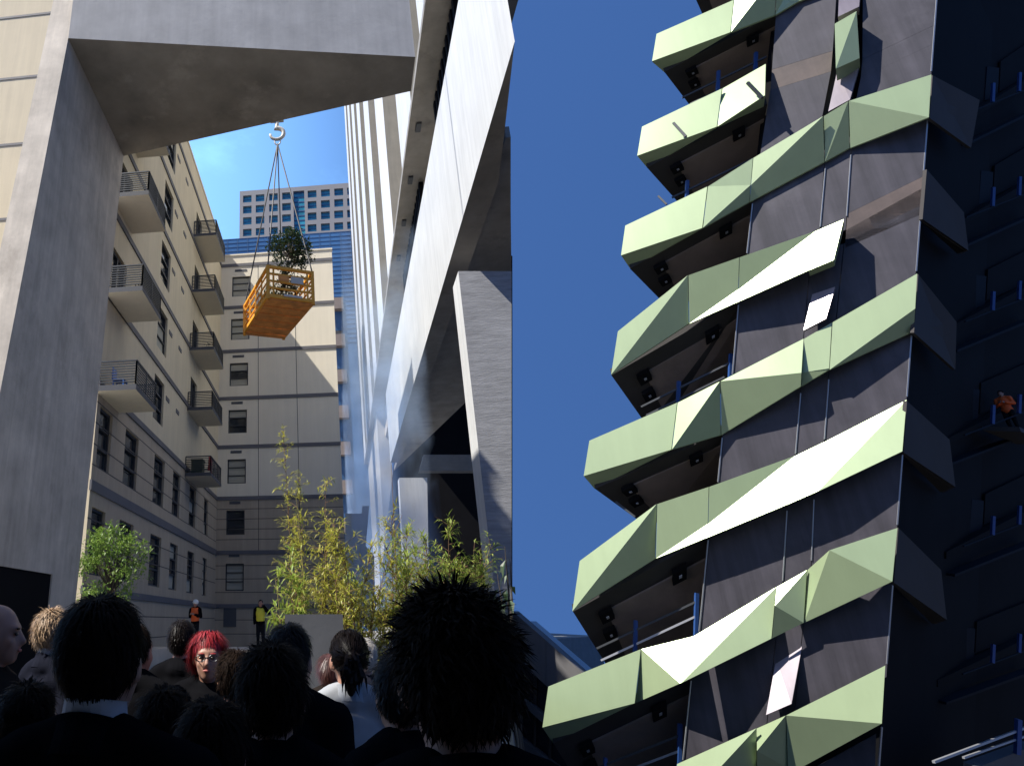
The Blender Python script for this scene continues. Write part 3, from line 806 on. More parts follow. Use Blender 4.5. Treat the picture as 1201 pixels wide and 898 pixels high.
# solid core behind the cladding down to the street
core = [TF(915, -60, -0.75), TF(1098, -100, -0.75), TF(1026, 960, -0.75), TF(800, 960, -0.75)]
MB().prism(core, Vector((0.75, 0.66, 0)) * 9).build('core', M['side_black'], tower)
lo = [core[3], core[2], core[2] + Vector((0.75, 0.66, 0)) * 9, core[3] + Vector((0.75, 0.66, 0)) * 9]
MB().hexa([(p.x, p.y, G_LOW) for p in lo], lo).build('core', M['side_black'], tower)
# white corner trims
for y0, y1 in ((0, 84), (140, 205), (255, 318), (392, 465), (533, 615), (686, 778), (852, 898)):
    MB().bar(TF(corner_x(y0) - 0.6, y0, -0.28), TF(corner_x(y1) - 0.6, y1, -0.28), 0.025).build('corner_trim', M['galv'], tower)
for ub, fy in ((3, None), (4, None), (5, None), (2, None)):
    for sx in {2: ((968, 962), (998, 993)), 3: (), 4: ((939, 933), (972, 967)), 5: ((923, 918), (954.5, 951.8))}[ub]:
        ya, yb_ = poly(BB[ub], sx[0]) + 8, poly(BT[ub + 1], sx[1]) - 2
        MB().bar(TF(sx[0], ya, CO + 0.02), TF(sx[1], yb_, CO + 0.02), 0.018).build('window_trim', M['galv'], tower)
for ub, sx in ((2, (882.5, 876)), (3, (866, 859)), (4, (847, 842)), (5, (830.5, 820)), (6, (810.5, 801))):
    ya, yb_ = poly(BB[ub], sx[0]) + 4, poly(BT[ub + 1], sx[1]) - 1
    MB().bar(TF(sx[0], ya, CO + 0.03), TF(sx[1], yb_, CO + 0.03), 0.02).build('edge_trim', M['galv'], tower)

# --- guard posts and rails on the open balconies
def post(px, y0, y1, off=-0.7): MB().bar(TF(px + 0.6, y0, off), TF(px - 0.6, y1 + 8, off), 0.075).build('guard_post', M['blue_post'], tower)
def rail(p, q, m='rail', off=-0.7, w=0.045): MB().bar(TF(*p, off), TF(*q, off), w).build('guard_rail', M[m], tower)
post(842, 83.5, 108); post(886, 62, 86); rail((800, 115), (899, 67)); rail((810, 122), (899, 80))
post(805.5, 212, 234); rail((788, 232), (884, 186)); rail((772, 230), (782, 240), off=-0.5)
post(856.6, 415, 445); post(795.5, 447, 470); rail((752, 477), (857, 425)); rail((758, 487), (850, 442))
post(745, 727, 766); post(816.5, 695, 745); rail((700, 760), (817, 705)); rail((705, 774), (817, 722), 'galv'); rail((722, 588), (745, 606), off=-0.5)
post(709.6, 888, 915); post(797, 848, 895); rail((700, 900), (797, 862)); rail((712, 912), (797, 880), 'galv')
rail((757, 154), (752, 160), off=-0.2); rail((789.8, 144.3), (804.5, 160.4), off=0.36, w=0.06); rail((876.7, 97), (894, 115), off=0.42, w=0.06)

# --- shaded side of the tower
ca, cb = TF(corner_x(0), 0, -0.1), TF(corner_x(860), 860, -0.1)
ES = Vector((math.cos(math.radians(38)), math.sin(math.radians(38)), 0))
NS = (cb - ca).cross(ES).normalized()
if NS.dot(EYE - ca) < 0: NS = -NS
def TS(px, py, off=0.0): return hplane(px, py, ca, NS, off)
def side(pts, m, off, thick, name):
    V = [TS(x, y, off) for x, y in pts]
    return MB().prism(V, -NS * thick).build(name, M[m], tower)
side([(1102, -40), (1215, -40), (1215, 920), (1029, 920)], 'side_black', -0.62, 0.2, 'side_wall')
def sfold(pts, tris):
    V = [TS(x, y, o) for x, y, o in pts]; n = len(V)
    B = [v - NS * 0.06 for v in V]
    MB().add(V + B, [tuple(t) for t in tris] + [tuple(i + n for i in reversed(t)) for t in tris] + [(i, (i + 1) % n, n + (i + 1) % n, n + i) for i in range(n)]).build('side_panel', M['side_grey'], tower)
sfold([(1093.8, 88.5, 0), (1149, 117.6, 0.1), (1139, 173.7, 0), (1090.5, 138.7, 0.05)], [(0, 1, 2, 3)])
sfold([(1087, 198.8, 0), (1130.5, 249, 0.1), (1136, 294, 0.1), (1127, 297, -0.3), (1082, 257, 0.0)], [(0, 1, 2), (0, 2, 4), (2, 3, 4)])
sfold([(1077, 321.7, 0), (1122, 377.5, 0.1), (1120.5, 433.6, 0), (1072, 390, 0.05)], [(0, 1, 2, 3)])
sfold([(1063.7, 470, 0), (1113.8, 515.5, 0.1), (1120.5, 570.6, 0.1), (1107, 577, -0.3), (1059.7, 530.5, 0)], [(0, 1, 2), (0, 2, 4), (2, 3, 4)])
sfold([(1053.7, 618.7, 0), (1103.8, 668, 0.1), (1110.5, 726.6, 0.1), (1097, 731.6, -0.3), (1048.7, 683, 0)], [(0, 1, 2), (0, 2, 4), (2, 3, 4)])
for k, (x, y) in enumerate(((1158, 78), (1151, 200), (1143, 322), (1135, 455), (1140, 585), (1130, 735))):
    # slab edge, sill, reveal and the opening itself as set-back slabs
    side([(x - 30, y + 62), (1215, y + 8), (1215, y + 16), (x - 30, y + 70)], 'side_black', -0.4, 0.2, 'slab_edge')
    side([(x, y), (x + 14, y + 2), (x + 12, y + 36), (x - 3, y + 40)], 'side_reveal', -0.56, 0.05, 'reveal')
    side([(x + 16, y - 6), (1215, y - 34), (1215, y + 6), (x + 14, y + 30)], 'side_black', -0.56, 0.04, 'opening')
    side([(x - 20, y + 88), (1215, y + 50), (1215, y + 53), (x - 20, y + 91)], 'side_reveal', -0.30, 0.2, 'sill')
    MB().bar(TS(1134 - k, y + 55), TS(1212, y + 24), 0.03).build('guard_rail', M['side_reveal'], tower)
    for px in (1165, 1196): MB().bar(TS(px, y + 20 - (px - 1165) * 0.4), TS(px - 1, y + 42 - (px - 1165) * 0.4), 0.06).build('guard_post', M['blue_post'], tower)
# sunlit bit of slab edge with rails at the lower right corner
MB().prism([TS(1147, 899, 0.9), TS(1215, 873, 0.9), TS(1215, 960, 0.9), TS(1147, 960, 0.9)], -NS * 0.2).build('slab_edge', M['slab_grey'], tower)
MB().bar(TS(1095, 893, 0.9), TS(1210, 850, 0.9), 0.04).build('guard_rail', M['galv'], tower)
MB().bar(TS(1130, 888, 0.9), TS(1210, 860, 0.9), 0.035).build('guard_rail', M['galv'], tower)
MB().bar(TS(1194.5, 843, 0.93), TS(1193, 884, 0.93), 0.08).build('guard_post', M['blue_post'], tower)

# --- dark office block low behind the tower
NB_ = Vector((-0.45, -0.89, 0)).normalized(); PB = EYE + ray(640, 780) * (34 / ray(640, 780).y)
def TB(px, py, off=0.0): return hplane(px, py, PB, NB_, off)
blk = thing('office_block', 'dark office block with grey concrete bands below the green tower, lower left of it', 'building', (PB.x, PB.y, G_LOW))
M['blk_wall'] = mat('grey_block_concrete', (0.135, 0.13, 0.13), 0.8, var=0.1, vscale=0.4, streak=0.1)
MB().prism([TB(601, 728, -0.6), TB(720, 832, -0.6), TB(720, 990, -0.6), TB(601, 990, -0.6)], -NB_ * 5).build('glazing', mat('block_glass', (0.012, 0.013, 0.02), 0.15, var=0.3, vscale=0.5), blk)
for pts, nm in (([(601, 716), (640, 750), (640, 803), (601, 768)], 'parapet'), ([(640.4, 750.4), (720, 821), (720, 876), (640.4, 803.4)], 'parapet'), ([(601, 806), (700, 893), (700, 903), (601, 816)], 'sill_band'),
                ([(601, 858), (700, 936), (700, 955), (601, 874)], 'sill_band')):
    MB().prism([TB(*p) for p in pts], -NB_ * 1.2).build(nm, M['blk_wall'], blk)
for px in (612, 628, 646):
    MB().bar(TB(px, 775, -0.5), TB(px - 2, 930, -0.5), 0.12).build('mullion', M['frame'], blk)

# ================================================================== CRATE ON THE CRANE HOOK
M['orange'] = mat('orange_steel', (0.80, 0.36, 0.03), 0.5, var=0.12, vscale=2.0)
M['orange_floor'] = mat('orange_floor_sheet', (0.70, 0.27, 0.06), 0.6, var=0.3, vscale=2.6, stain=(0.32, 0.14, 0.06), stain_pos=0.6)
M['white_steel'] = mat('white_steel', (0.55, 0.52, 0.45), 0.5, var=0.1)
M['sling'] = mat('sling_wire', (0.035, 0.035, 0.04), 0.6)
ZB = 14.1
KS = (ZB - 1.75) / 14.25
cA, cB, cC, cD = HZ(314.5, 350.5, ZB), HZ(367.5, 357.5, ZB), HZ(332.7, 398, ZB), HZ(287, 393, ZB)   # near left, near right, far right, far left
crate = thing('lifting_cage', 'orange steel lifting cage with slatted sides hanging from the crane hook', 'cage', ((cA + cC) / 2))
HC = 1.72 * KS
upz = Vector((0, 0, 1))
# floor of folded strips
n = 11
for i in range(n):
    t0, t1 = i / n, (i + 1) / n
    p = [cA.lerp(cD, t0), cB.lerp(cC, t0), cB.lerp(cC, t1 - 0.012), cA.lerp(cD, t1 - 0.012)]
    dz = upz * (0.03 if i % 2 else 0.0)
    MB().prism([q + dz for q in p], upz * 0.06).build('floor_strip', M['orange_floor'], crate)
def cbar(p, q, w, nm): MB().bar(p, q, w * KS).build(nm, M['orange'], crate)
cor = [cA, cB, cC, cD]
for i in range(4):
    a, b = cor[i], cor[(i + 1) % 4]
    cbar(a + upz * 0.14, b + upz * 0.14, 0.17, 'bottom_beam'); cbar(a + upz * HC, b + upz * HC, 0.13, 'top_rail')
    cbar(a, a + upz * (HC + 0.05), 0.16, 'corner_post')
    L = (b - a).length
    m = 2 if i in (0, 2) else 4
    if i in (0, 2):
        for h in (0.62 * KS, 0.98 * KS, 1.36 * KS): cbar(a + upz * h, b + upz * h, 0.085, 'slat')
        for t in (0.12, 0.88): cbar(a.lerp(b, t) + upz * 0.2, a.lerp(b, t) + upz * HC, 0.09, 'upright')
    else:
        for h in (0.55 * KS, 0.95 * KS, 1.35 * KS): cbar(a + upz * h, b + upz * h, 0.06, 'slat')
        for k in range(1, m): cbar(a.lerp(b, k / m) + upz * 0.2, a.lerp(b, k / m) + upz * HC, 0.07, 'upright')
e = (cB - cA).normalized(); nn = Vector((e.y, -e.x, 0))
for (t0, t1, z0, z1, m) in ((0.22, 0.46, 1.02, 1.30, 'orange_floor'), (0.5, 0.78, 0.98, 1.32, 'white_steel')):
    a, b = cA.lerp(cB, t0) + nn * 0.06, cA.lerp(cB, t1) + nn * 0.06
    MB().prism([a + upz * z0 * KS, b + upz * z0 * KS, b + upz * z1 * KS, a + upz * z1 * KS], -nn * 0.02).build('plate', M[m], crate)
a, b = cA.lerp(cB, 0.33) + nn * 0.1, cA.lerp(cB, 0.74) + nn * 0.1
MB().prism([a + upz * 0.17, b + upz * 0.17, b + upz * 0.27, a + upz * 0.27], -nn * 0.012).build('nameplate', M['white_steel'], crate)

yh = (cA.y + cC.y) / 2
hk = HY(325, 166, yh)
hook = thing('crane_hook', 'white steel crane hook and block hanging below the concrete beam', 'hook', hk)
pts = []
for k in range(15):
    a = math.radians(100 - k * 20)
    pts.append(hk + Vector((math.cos(a) * 0.33, 0, 0.45 + math.sin(a) * 0.33)))
MB().tube([hk + Vector((0, 0, 1.25)), hk + Vector((0, 0, 0.85))] + pts, [0.10, 0.10] + [0.12 - 0.004 * k for k in range(15)], 10).build('hook', M['white_steel'], hook, smooth=True)
mb = MB(); c = hk + Vector((0, 0, 1.75))
mb.box(c - Vector((0.33, 0.16, 0.5)), c + Vector((0.33, 0.16, 0.5)))
mb.tube([c + Vector((-0.0, -0.22, 0.1)), c + Vector((0, 0.22, 0.1))], 0.28, 16)
mb.build('block', M['white_steel'], hook)
mb = MB()
for x in (-0.15, 0.15): mb.tube([c + Vector((x, 0, 0.4)), c + Vector((x * 0.4, 0, 40))], 0.03, 6)
mb.build('cable', M['sling'], hook)
ring = hk + Vector((0.02, 0, 0.1))
sl = thing('lifting_sling', 'four thin dark wire slings from crane hook to orange cage corners', 'sling', ring)
MB().tube([ring + Vector((math.sin(a) * 0.14, 0, -0.1 + math.cos(a) * 0.2)) for a in [i * math.pi / 6 for i in range(13)]], 0.035, 6).build('ring', M['white_steel'], sl)
for p in cor:
    q = p + upz * (HC + 0.02)
    MB().tube([ring - upz * 0.25, q], 0.032, 6).build('wire', M['sling'], sl)

# ================================================================== PLANTS
def leaf_quads(mb, p, d, up, L, W, droop=0.25, n=2):
    """folded pointed leaf"""
    d = d.normalized(); s_ = d.cross(up)
    s_ = s_.normalized() if s_.length > 1e-4 else Vector((1, 0, 0))
    u = s_.cross(d)
    a = p; m1 = p + d * L * 0.42 - u * L * droop * 0.12; tip = p + d * L - u * L * droop
    l = m1 + s_ * W / 2 + u * W * 0.18; r = m1 - s_ * W / 2 + u * W * 0.18
    mb.add([a, l, tip, r, m1], [(0, 1, 4), (1, 2, 4), (0, 4, 3), (4, 2, 3)])
def rnd_dir(zb=0.0):
    while True:
        v = Vector((random.uniform(-1, 1), random.uniform(-1, 1), random.uniform(-1, 1)))
        if 0.05 < v.length < 1: return (v.normalized() + Vector((0, 0, zb))).normalized()
M['bamboo_leaf'] = leaf_mat('bamboo_leaf', (0.33, 0.36, 0.045), (0.50, 0.44, 0.07), 0.4)
M['bamboo_green'] = leaf_mat('bamboo_green_leaf', (0.20, 0.30, 0.045), (0.36, 0.40, 0.07), 0.4)
M['tree_leaf'] = leaf_mat('bright_leaf', (0.10, 0.20, 0.03), (0.24, 0.34, 0.07), 0.35)
M['dark_leaf'] = leaf_mat('dark_leaf', (0.018, 0.04, 0.012), (0.05, 0.085, 0.03), 0.2)
M['culm'] = mat('bamboo_culm', (0.36, 0.30, 0.08), 0.5, var=0.2, vscale=5)
M['twig'] = mat('brown_twig', (0.16, 0.085, 0.04), 0.7, var=0.2, vscale=6)
M['bark'] = mat('bark', (0.09, 0.07, 0.05), 0.85, var=0.3, vscale=8)

def bamboo(px, dist, h_top_px, spread, n_culm, lean, label, leafm, leafL=0.17, dens=1.0, grp='bamboo plants in the court', y_start=0.25):
    base = HZ(px, 729 + 1.75 * 776 / dist * 0.99, 0.0)
    base = Vector((base.x, base.y, 0))
    top_z = HY(px, h_top_px, base.y).z
    t = thing('bamboo', label, 'bamboo', base, grp)
    lv = MB()
    for c in range(n_culm):
        a = random.uniform(0, 6.28)
        rr = spread * 0.35 * math.sqrt(random.random())
        p0 = base + Vector((math.cos(a) * rr, math.sin(a) * rr, 0))
        hgt = top_z * (1.0 if c == 0 else random.uniform(0.5, 0.93))
        out = Vector((math.cos(a), math.sin(a), 0)) * spread * random.uniform(0.2, 0.65) * (0.25 if c == 0 else 1) + Vector(lean) * hgt / top_z
        path = [p0 + out * (k / 9) ** 1.8 + Vector((random.uniform(-.012, .012), random.uniform(-.012, .012), hgt * k / 9)) for k in range(10)]
        MB().tube(path, [0.016 * (1 - 0.09 * k) for k in range(10)], 6).build('culm', M['culm'] if c % 3 else M['twig'], t)
        nb = int((14 + 9 * hgt) * dens)
        for b in range(nb):
            f = random.uniform(y_start, 1.0)
            k = min(8, int(f * 9)); q = path[k].lerp(path[k + 1], f * 9 - k)
            d = Vector((random.uniform(-1, 1), random.uniform(-1, 1), random.uniform(0.2, 0.9))).normalized()
            bl = random.uniform(0.18, 0.5) * (1.25 - f * 0.7) * (0.6 + spread * 0.5)
            pp = [q, q + d * bl * 0.5, q + d * bl - Vector((0, 0, bl * 0.12))]
            lv.cur = 1; lv.tube(pp, [0.005, 0.004, 0.002], 3, caps=False); lv.cur = 0
            for i in range(random.randint(5, 8)):
                s_ = pp[0].lerp(pp[1], random.uniform(0.2, 1)) if random.random() < 0.4 else pp[1].lerp(pp[2], random.random())
                ld = (d + rnd_dir() * 0.9 + Vector((0, 0, -0.15))).normalized()
                leaf_quads(lv, s_, ld, Vector((0, 0, 1)), leafL * random.uniform(0.55, 1.2), leafL * random.uniform(0.13, 0.2), 0.3)
    f_ = lv.build('foliage', [M[leafm], M['twig']], t, recalc=False); f_['kind'] = 'stuff'
    return t
bamboo(352, 9.5, 503, 0.5, 3, (-0.15, 0, 0), 'tallest bamboo, a thin yellow cane rising well above the other plants', 'bamboo_leaf', 0.125, 1.0, y_start=0.4)
bamboo(376, 9.0, 560, 0.7, 4, (0.05, 0, 0), 'yellow bamboo just right of the tallest cane, leaves in loose tufts', 'bamboo_leaf', 0.125, 1.0, y_start=0.35)
bamboo(402, 8.6, 615, 1.0, 8, (0.0, 0, 0), 'bushy yellow green bamboo behind the woman in grey', 'bamboo_leaf', 0.14, 1.4, y_start=0.25)
bamboo(437, 8.8, 606, 1.2, 10, (0.05, 0, 0), 'dense yellow bamboo in the middle with orange tinged tips', 'bamboo_leaf', 0.14, 2.2, y_start=0.2)
bamboo(478, 9.2, 618, 1.3, 10, (0, 0, 0), 'light green bamboo in front of the far pale column', 'bamboo_green', 0.15, 2.0, y_start=0.2)
bamboo(520, 9.0, 618, 1.2, 10, (0.05, 0, 0), 'feathery green bamboo at the right, before the dark opening', 'bamboo_green', 0.13, 2.2, y_start=0.2)
bamboo(548, 9.6, 655, 1.0, 8, (0.05, 0, 0), 'lowest feathery bamboo beside the board marked column', 'bamboo_green', 0.12, 2.0, y_start=0.2)
bamboo(343, 8.3, 645, 0.35, 3, (-0.1, 0, 0), 'shorter shaded bamboo sprigs over the left end of the planter', 'bamboo_green', 0.2, 0.8, y_start=0.5)
# a bare forked twig
tw = thing('bare_sapling', 'bare thin brown sapling standing out against the smoke', 'sapling', (HZ(464, 729 + 1.75 * 776 / 9.2, 0)))
b0 = tw.location.copy(); zt_ = HY(459, 545, b0.y)
MB().tube([b0, b0.lerp(zt_, 0.6) + Vector((0.05, 0, 0)), zt_], [0.014, 0.01, 0.003], 5).build('trunk', M['twig'], tw)
mid = b0.lerp(zt_, 0.72)
for dx, dz in ((0.18, 0.35), (-0.12, 0.3), (0.22, -0.02), (0.12, 0.22)):
    MB().tube([mid, mid + Vector((dx * 0.6, 0, dz * 0.5)), mid + Vector((dx, 0, dz))], [0.006, 0.005, 0.002], 4).build('branch', M['twig'], tw)

def leafy_tree(name, label, base, crown_c, crown_r, n_clump, leaf, leafm, group=None, per=26, cat='tree', clump_r=0.30):
    t = thing(name, label, cat, base, group)
    base = Vector(base); cc = Vector(crown_c)
    tr = MB(); tr.tube([base, base.lerp(cc, 0.5) + Vector((0.05, 0.03, 0)), cc], [0.05, 0.04, 0.02], 8)
    tr.build('trunk', M['bark'], t, smooth=True)
    lv = MB(); br = MB()
    for i in range(n_clump):
        d = rnd_dir(); r = (0.35 + 0.65 * random.random() ** 0.5)
        c = cc + Vector((d.x * crown_r[0], d.y * crown_r[1], d.z * crown_r[2])) * r * random.uniform(0.8, 1.1)
        br.tube([cc + Vector((0, 0, -crown_r[2] * 0.5)), cc.lerp(c, 0.5) + Vector((0, 0, -0.05)), c], [0.018, 0.01, 0.004], 4, caps=False)
        for k in range(per):
            o = rnd_dir() * clump_r * random.random() ** 0.6
            leaf_quads(lv, c + o, (rnd_dir(0.1) + o * 1.5), Vector((0, 0, 1)), leaf * random.uniform(0.7, 1.25), leaf * random.uniform(0.4, 0.6), 0.2)
    br.build('branch', M['bark'], t)
    f_ = lv.build('foliage', M[leafm], t, recalc=False); f_['kind'] = 'stuff'
    return t
cc = HY(132, 668, 24.0)
leafy_tree('small_tree', 'small bright green leafy tree sunlit beside the concrete portal leg', (cc.x, cc.y, 0), cc, (1.35, 1.1, 1.7), 95, 0.16, 'tree_leaf', per=30, clump_r=0.36)
cm = cA.lerp(cC, 0.42) + upz * 0.15
leafy_tree('caged_tree', 'dark young tree standing up out of the orange cage', cm, HY(341, 291, cm.y), (1.0, 0.9, 1.0), 75, 0.16, 'dark_leaf', per=24, clump_r=0.28)
for k, (tt, ss) in enumerate(((0.2, 0.5), (0.3, 0.8), (0.6, 0.4), (0.8, 0.65))):
    c_ = cA.lerp(cB, ss).lerp(cD.lerp(cC, ss), tt) + upz * 0.12
    leafy_tree('caged_shrub', ('dark shrub at the near left inside the cage', 'dark shrub at the near right corner inside the cage', 'dark shrub in the back half of the cage, left', 'dark shrub in the back half of the cage, right')[k],
               c_, c_ + upz * 1.25, (0.5, 0.5, 0.6), 16, 0.15, 'dark_leaf', per=18, cat='shrub', group='shrubs carried in the orange cage', clump_r=0.24)
# dark leaves at the right of the crowd
cc = HY(592, 712, 2.7)
dk = thing('dark_shrub', 'dark leafy shrub stem at the far right of the crowd', 'shrub', (cc.x, cc.y, 0))
lv = MB()
for k in range(7):
    x0, y0, x1, y1 = ((596, 760, 592, 640), (598, 770, 598, 655), (596, 790, 586, 700), (600, 800, 578, 715), (598, 800, 583, 672), (599, 760, 594, 690), (597, 800, 574, 735))[k]
    a, b = HY(x0, y0, 2.7 + 0.05 * k), HY(x1, y1, 2.65 + 0.06 * k)
    MB().tube([Vector((a.x, a.y, a.z - 0.9)), a, a.lerp(b, 0.5) + Vector((0.01, 0, 0.01)), b], [0.006, 0.005, 0.004, 0.001], 5).build('stem', M['bark'], dk)
    for i in range(7):
        p = a.lerp(b, 0.15 + 0.85 * i / 6)
        leaf_quads(lv, p, rnd_dir(-0.5) + Vector((-0.5, 0, 0)), Vector((0, 0, 1)), random.uniform(0.04, 0.075), random.uniform(0.018, 0.028), 0.4)
f_ = lv.build('foliage', M['dark_leaf'], dk, recalc=False); f_['kind'] = 'stuff'
# planter box
pl = HZ(388, 729 + 1.75 * 776 / 7.4, 0)
M['planter'] = mat('grey_planter_concrete', (0.075, 0.077, 0.08), 0.8, var=0.12, vscale=1.5, streak=0.15, bump=0.2, bscale=9)
p0 = HY(334, 720, 7.6); p1 = HY(402, 720, 7.6)
pb = thing('planter_box', 'grey concrete planter wall in shade under the bamboo', 'planter', (p0.x, 7.6, 0))
MB().box((p0.x, 7.6, 0), (p1.x, 7.75, p0.z)).build('front_wall', M['planter'], pb)
MB().box((p0.x, 7.752, 0), (p0.x + 0.15, 11.6, p0.z - 0.003)).build('side_wall', M['planter'], pb)
MB().box((p0.x + 0.151, 7.753, 0), (p1.x, 11.6, p0.z - 0.25)).build('soil', M['bark'], pb)
# raised deck at the foot of the cream building
dk_ = tag(MB().box((XL + 0.1, 28, 0), (-1.5, 31, 0.72)).build('loading_deck', M['concrete_stained']), 'low concrete deck where the two site workers stand', 'deck')

# things left on balconies
M['red_cloth'] = mat('red_cloth', (0.5, 0.03, 0.03), 0.8)
M['green_box'] = mat('olive_box', (0.10, 0.12, 0.07), 0.8)
M['blue_plastic'] = mat('blue_plastic', (0.04, 0.15, 0.5), 0.4)
bz = fb_z[0] + 0.24
mb = MB()
pts_r = [[Vector((XL + 1.35 + 0.10 * math.sin(i * 1.3 + k * 0.5), FBY[0] + 0.9 + i * 0.16, bz + 1.25 - k * 0.17 - 0.03 * math.sin(i))) for i in range(9)] for k in range(6)]
for k in range(5):
    for i in range(8): mb.add([pts_r[k][i], pts_r[k][i + 1], pts_r[k + 1][i + 1], pts_r[k + 1][i]], [(0, 1, 2, 3)])
for k in range(5):
    for i in range(8): mb.add([p + Vector((0.02, 0, 0)) for p in (pts_r[k][i], pts_r[k][i + 1], pts_r[k + 1][i + 1], pts_r[k + 1][i])], [(3, 2, 1, 0)])
tag(mb.build('red_cloth', M['red_cloth'], smooth=True), 'red cloth hung on the lowest far balcony', 'cloth')
bxx = MB().box((XL + 0.35, FBY[0] + 0.25, bz), (XL + 1.1, FBY[0] + 0.95, bz + 0.85)).box((XL + 0.31, FBY[0] + 0.21, bz + 0.85), (XL + 1.14, FBY[0] + 0.99, bz + 0.93))
tag(bxx.build('storage_box', M['green_box']), 'olive storage box standing on the lowest far balcony', 'box')
bz = nb_z[0] + 0.24
ch = thing('garden_chair', 'blue plastic chair on the lowest near balcony', 'chair', (XL + 0.75, 25.7, bz))
MB().box((XL + 0.5, 25.45, bz + 0.42), (XL + 1.0, 25.95, bz + 0.47)).build('seat', M['blue_plastic'], ch)
MB().box((XL + 0.45, 25.45, bz + 0.45), (XL + 0.499, 25.95, bz + 1.0)).build('backrest', M['blue_plastic'], ch)
for dx in (0.52, 0.96):
    for dy in (25.48, 25.92): MB().bar((XL + dx, dy, bz), (XL + dx, dy, bz + 0.42), 0.05).build('leg', M['blue_plastic'], ch)
for k, z in enumerate((nb_z[1], nb_z[2], fb_z[2])):
    yy = (26.6, 27.2, 43.4)[k]; z += 0.24
    leafy_tree('balcony_plant', ('pot plant on the second lowest near balcony', 'pot plant on the third near balcony', 'pot plant on the middle far balcony')[k], (XL + 1.0, yy, z), (XL + 1.0, yy, z + 0.75), (0.3, 0.3, 0.35), 9, 0.13, 'dark_leaf', per=12, cat='plant', group='balcony pot plants', clump_r=0.18)
    mb = MB(); mb.tube([(XL + 1.0, yy, z), (XL + 1.0, yy, z + 0.3)], [0.12, 0.17], 12)
    tag(mb.build('plant_pot', M['brown_soffit']), ('pot under the plant on the second lowest near balcony', 'pot under the plant on the third near balcony', 'pot under the plant on the middle far balcony')[k], 'pot', 'balcony pots')

# ================================================================== PEOPLE
M['skin'] = mat('skin', (0.36, 0.19, 0.13), 0.5, var=0.05, vscale=8)
M['suit_black'] = mat('black_suit', (0.006, 0.006, 0.007), 0.85, spec=0.0, var=0.15, vscale=12)
M['suit_navy'] = mat('dark_navy_jacket', (0.012, 0.013, 0.020), 0.85, spec=0.0, var=0.15, vscale=12)
M['suit_brown'] = mat('dark_brown_coat', (0.02, 0.016, 0.014), 0.85, spec=0.0, var=0.15, vscale=12)
M['suit_grey'] = mat('light_grey_jacket', (0.30, 0.31, 0.325), 0.8, spec=0.2, var=0.06, vscale=9)
M['shirt'] = mat('white_shirt', (0.66, 0.70, 0.80), 0.8)
M['hair_dark'] = mat('dark_brown_hair', (0.015, 0.009, 0.006), 0.6, spec=0.03)
M['hair_black'] = mat('black_hair', (0.009, 0.006, 0.005), 0.45, spec=0.12)
M['hair_blond'] = mat('sandy_hair', (0.36, 0.24, 0.14), 0.5, spec=0.3)
M['hair_red'] = mat('red_dyed_hair', (0.30, 0.018, 0.022), 0.42, spec=0.4)
M['hair_auburn'] = mat('auburn_hair', (0.07, 0.022, 0.016), 0.4, spec=0.4)
M['hair_grey'] = mat('pale_grey_hair', (0.40, 0.37, 0.33), 0.5, spec=0.3)
M['trouser'] = mat('dark_trousers', (0.014, 0.014, 0.016), 0.85, spec=0.0)
M['shoe'] = mat('black_shoes', (0.01, 0.01, 0.01), 0.4)
M['hi_orange'] = mat('orange_safety_vest', (0.85, 0.13, 0.02), 0.7)
M['hi_yellow'] = mat('yellow_safety_vest', (0.72, 0.62, 0.04), 0.7)
M['reflective'] = mat('reflective_tape', (0.6, 0.6, 0.58), 0.4)
M['helmet'] = mat('white_helmet', (0.75, 0.75, 0.72), 0.35)
M['eye_dark'] = mat('eye', (0.02, 0.015, 0.012), 0.2)
M['lens'] = mat('glasses_frame', (0.015, 0.012, 0.012), 0.25)
M['lip'] = mat('lips', (0.42, 0.12, 0.10), 0.5)

def remeshed(mb, name, m, voxel, smooth_it, parent):
    me = bpy.data.meshes.new(name); me.from_pydata(mb.v, [], mb.f); me.update()
    bm = bmesh.new(); bm.from_mesh(me)
    # close the poles of the ellipsoids
    bmesh.ops.remove_doubles(bm, verts=bm.verts, dist=1e-6)
    bmesh.ops.recalc_face_normals(bm, faces=bm.faces); bm.to_mesh(me); bm.free()
    tmp = bpy.data.objects.new('tmp', me); COL.objects.link(tmp)
    r = tmp.modifiers.new('r', 'REMESH'); r.mode = 'VOXEL'; r.voxel_size = voxel
    sm = tmp.modifiers.new('s', 'SMOOTH'); sm.iterations = smooth_it; sm.factor = 0.5
    bpy.context.view_layer.update()
    dg = bpy.context.evaluated_depsgraph_get()
    out = bpy.data.meshes.new_from_object(tmp.evaluated_get(dg))
    bpy.data.objects.remove(tmp); bpy.data.meshes.remove(me)
    out.name = name
    out.materials.clear(); out.materials.append(M[m] if isinstance(m, str) else m)
    out.polygons.foreach_set('use_smooth', [True] * len(out.polygons))
    o = bpy.data.objects.new(name, out); COL.objects.link(o)
    adopt(o, parent)
    return o

def capsule(mb, p, q, r0, r1, seg=12):
    p, q = Vector(p), Vector(q); d = (q - p).normalized()
    path, rad = [], []
    for a in (-80, -55, -28): path.append(p + d * r0 * math.sin(math.radians(a))); rad.append(r0 * math.cos(math.radians(a)))
    path.append(p); rad.append(r0); path.append(q); rad.append(r1)
    for a in (28, 55, 80): path.append(q + d * r1 * math.sin(math.radians(a))); rad.append(r1 * math.cos(math.radians(a)))
    mb.tube(path, rad, seg)

